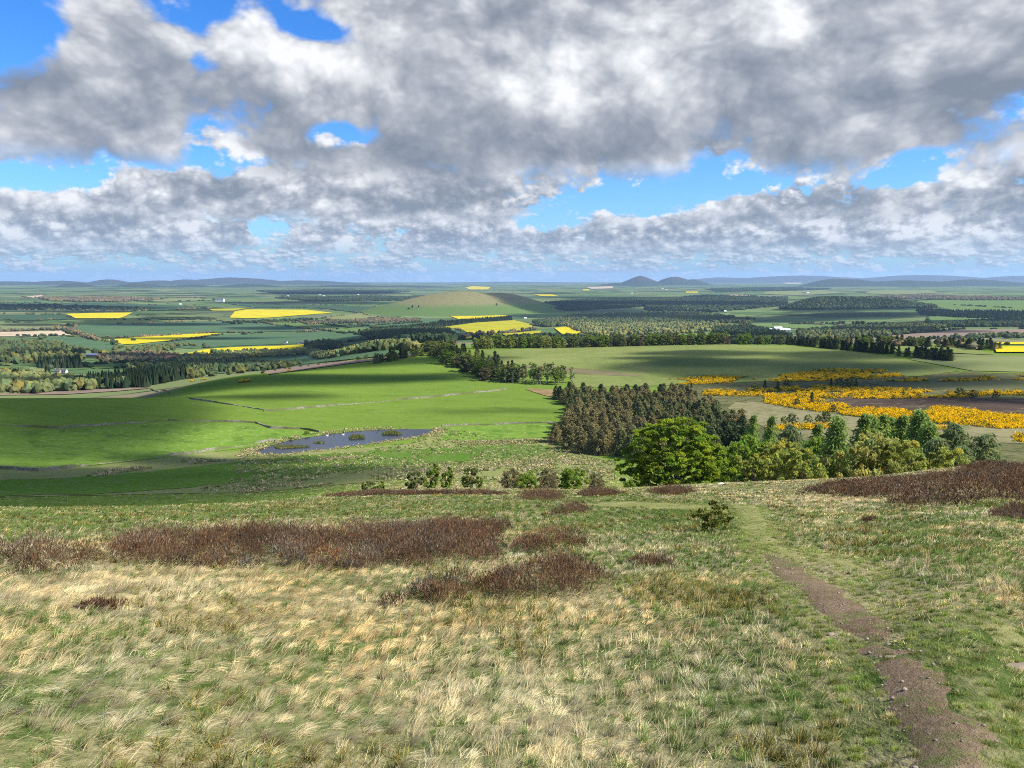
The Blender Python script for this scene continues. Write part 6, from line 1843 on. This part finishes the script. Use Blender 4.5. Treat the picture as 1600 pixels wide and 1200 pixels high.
def cloud(px, py, rx, ry, alt, seed, metres=False):
    R = np.random.default_rng(seed)
    if metres:
        c = np.array(at_range(px, py)); hw, hd = rx, ry
    else:
        q = hit([px, px - rx, px + rx, px, px], [py, py, py, py - ry * (.75 if py > 470 else .5), py + ry])
        c = q[0]; hw = np.hypot(*(q[2] - q[1])) / 2; hd = max(np.hypot(*(q[4] - q[3])) / 2, hw * .10)
    z0 = float(ground(c[0], c[1]))
    t = (alt - z0) / SUN[2]
    ctr = np.array([c[0], c[1], z0]) + t * SUN
    az_ = math.atan2(c[0], c[1])
    bm = bmesh.new()
    bmesh.ops.create_icosphere(bm, subdivisions=4, radius=1)
    V = np.array([v.co[:] for v in bm.verts]); Fq = np.array([[v.index for v in f.verts] for f in bm.faces]); bm.free()
    # spread wide, flat beneath, heaped above, with ragged flanks
    k = 1 + .75 * (vn(V[:, 0] * 1.6 + seed * 3.7, V[:, 1] * 1.6 + V[:, 2] * .8 + seed, 4) - .5) + .35 * (vn2(V[:, 0] * 4 + seed, V[:, 1] * 4 + V[:, 2] * 3, 3) - .5)
    V = V * k[:, None]
    zh = np.where(V[:, 2] > 0, V[:, 2], V[:, 2] * .35)
    th = min(max(.40 * min(hw, hd * 2.0), 14), 420)
    u, w_ = V[:, 0] * hw * 1.12, V[:, 1] * hd * 1.12
    ca, sa = math.cos(az_), math.sin(az_)
    P = np.stack([u * ca + w_ * sa, -u * sa + w_ * ca, zh * th], -1)
    # lean the heap along the sun's rays only as much as its height needs nothing: keep it upright
    o = add_obj('cloud', make_mesh('cloud', P, Fq, [vapour(2.6 * SUN[2] / (th * 1.35))], smooth=True), None, tuple(ctr))
    tag(o, 'fair weather cloud overhead shading the land below', kind='stuff')


for i, s in enumerate(SHADE): cloud(*s, seed=i + 1)
for i, s in enumerate(NEAR_SHADE): cloud(*s, seed=i + 90, metres=True)

# ------------------------------------------------------------------ the air between
m, n, out = material('air')
vp = n.new('ShaderNodeVolumePrincipled')
n.put(vp.inputs['Color'], (.46, .70, 1.0)); n.put(vp.inputs['Density'], .000029); n.put(vp.inputs['Anisotropy'], .1)
n.t.links.new(vp.outputs[0], out.inputs['Volume'])
zt = 330.0; zb = -420.0; hx = 62000.0
v = np.array([(x, y, z) for z in (zb, zt) for x, y in ((-hx, -hx), (hx, -hx), (hx, hx), (-hx, hx))], float)
f = np.array([(0, 3, 2, 1), (4, 5, 6, 7), (0, 1, 5, 4), (1, 2, 6, 5), (2, 3, 7, 6), (3, 0, 4, 7)])
tag(add_obj('haze', make_mesh('haze', v, f, [m])), 'thin blue haze lying over the valley', kind='stuff')
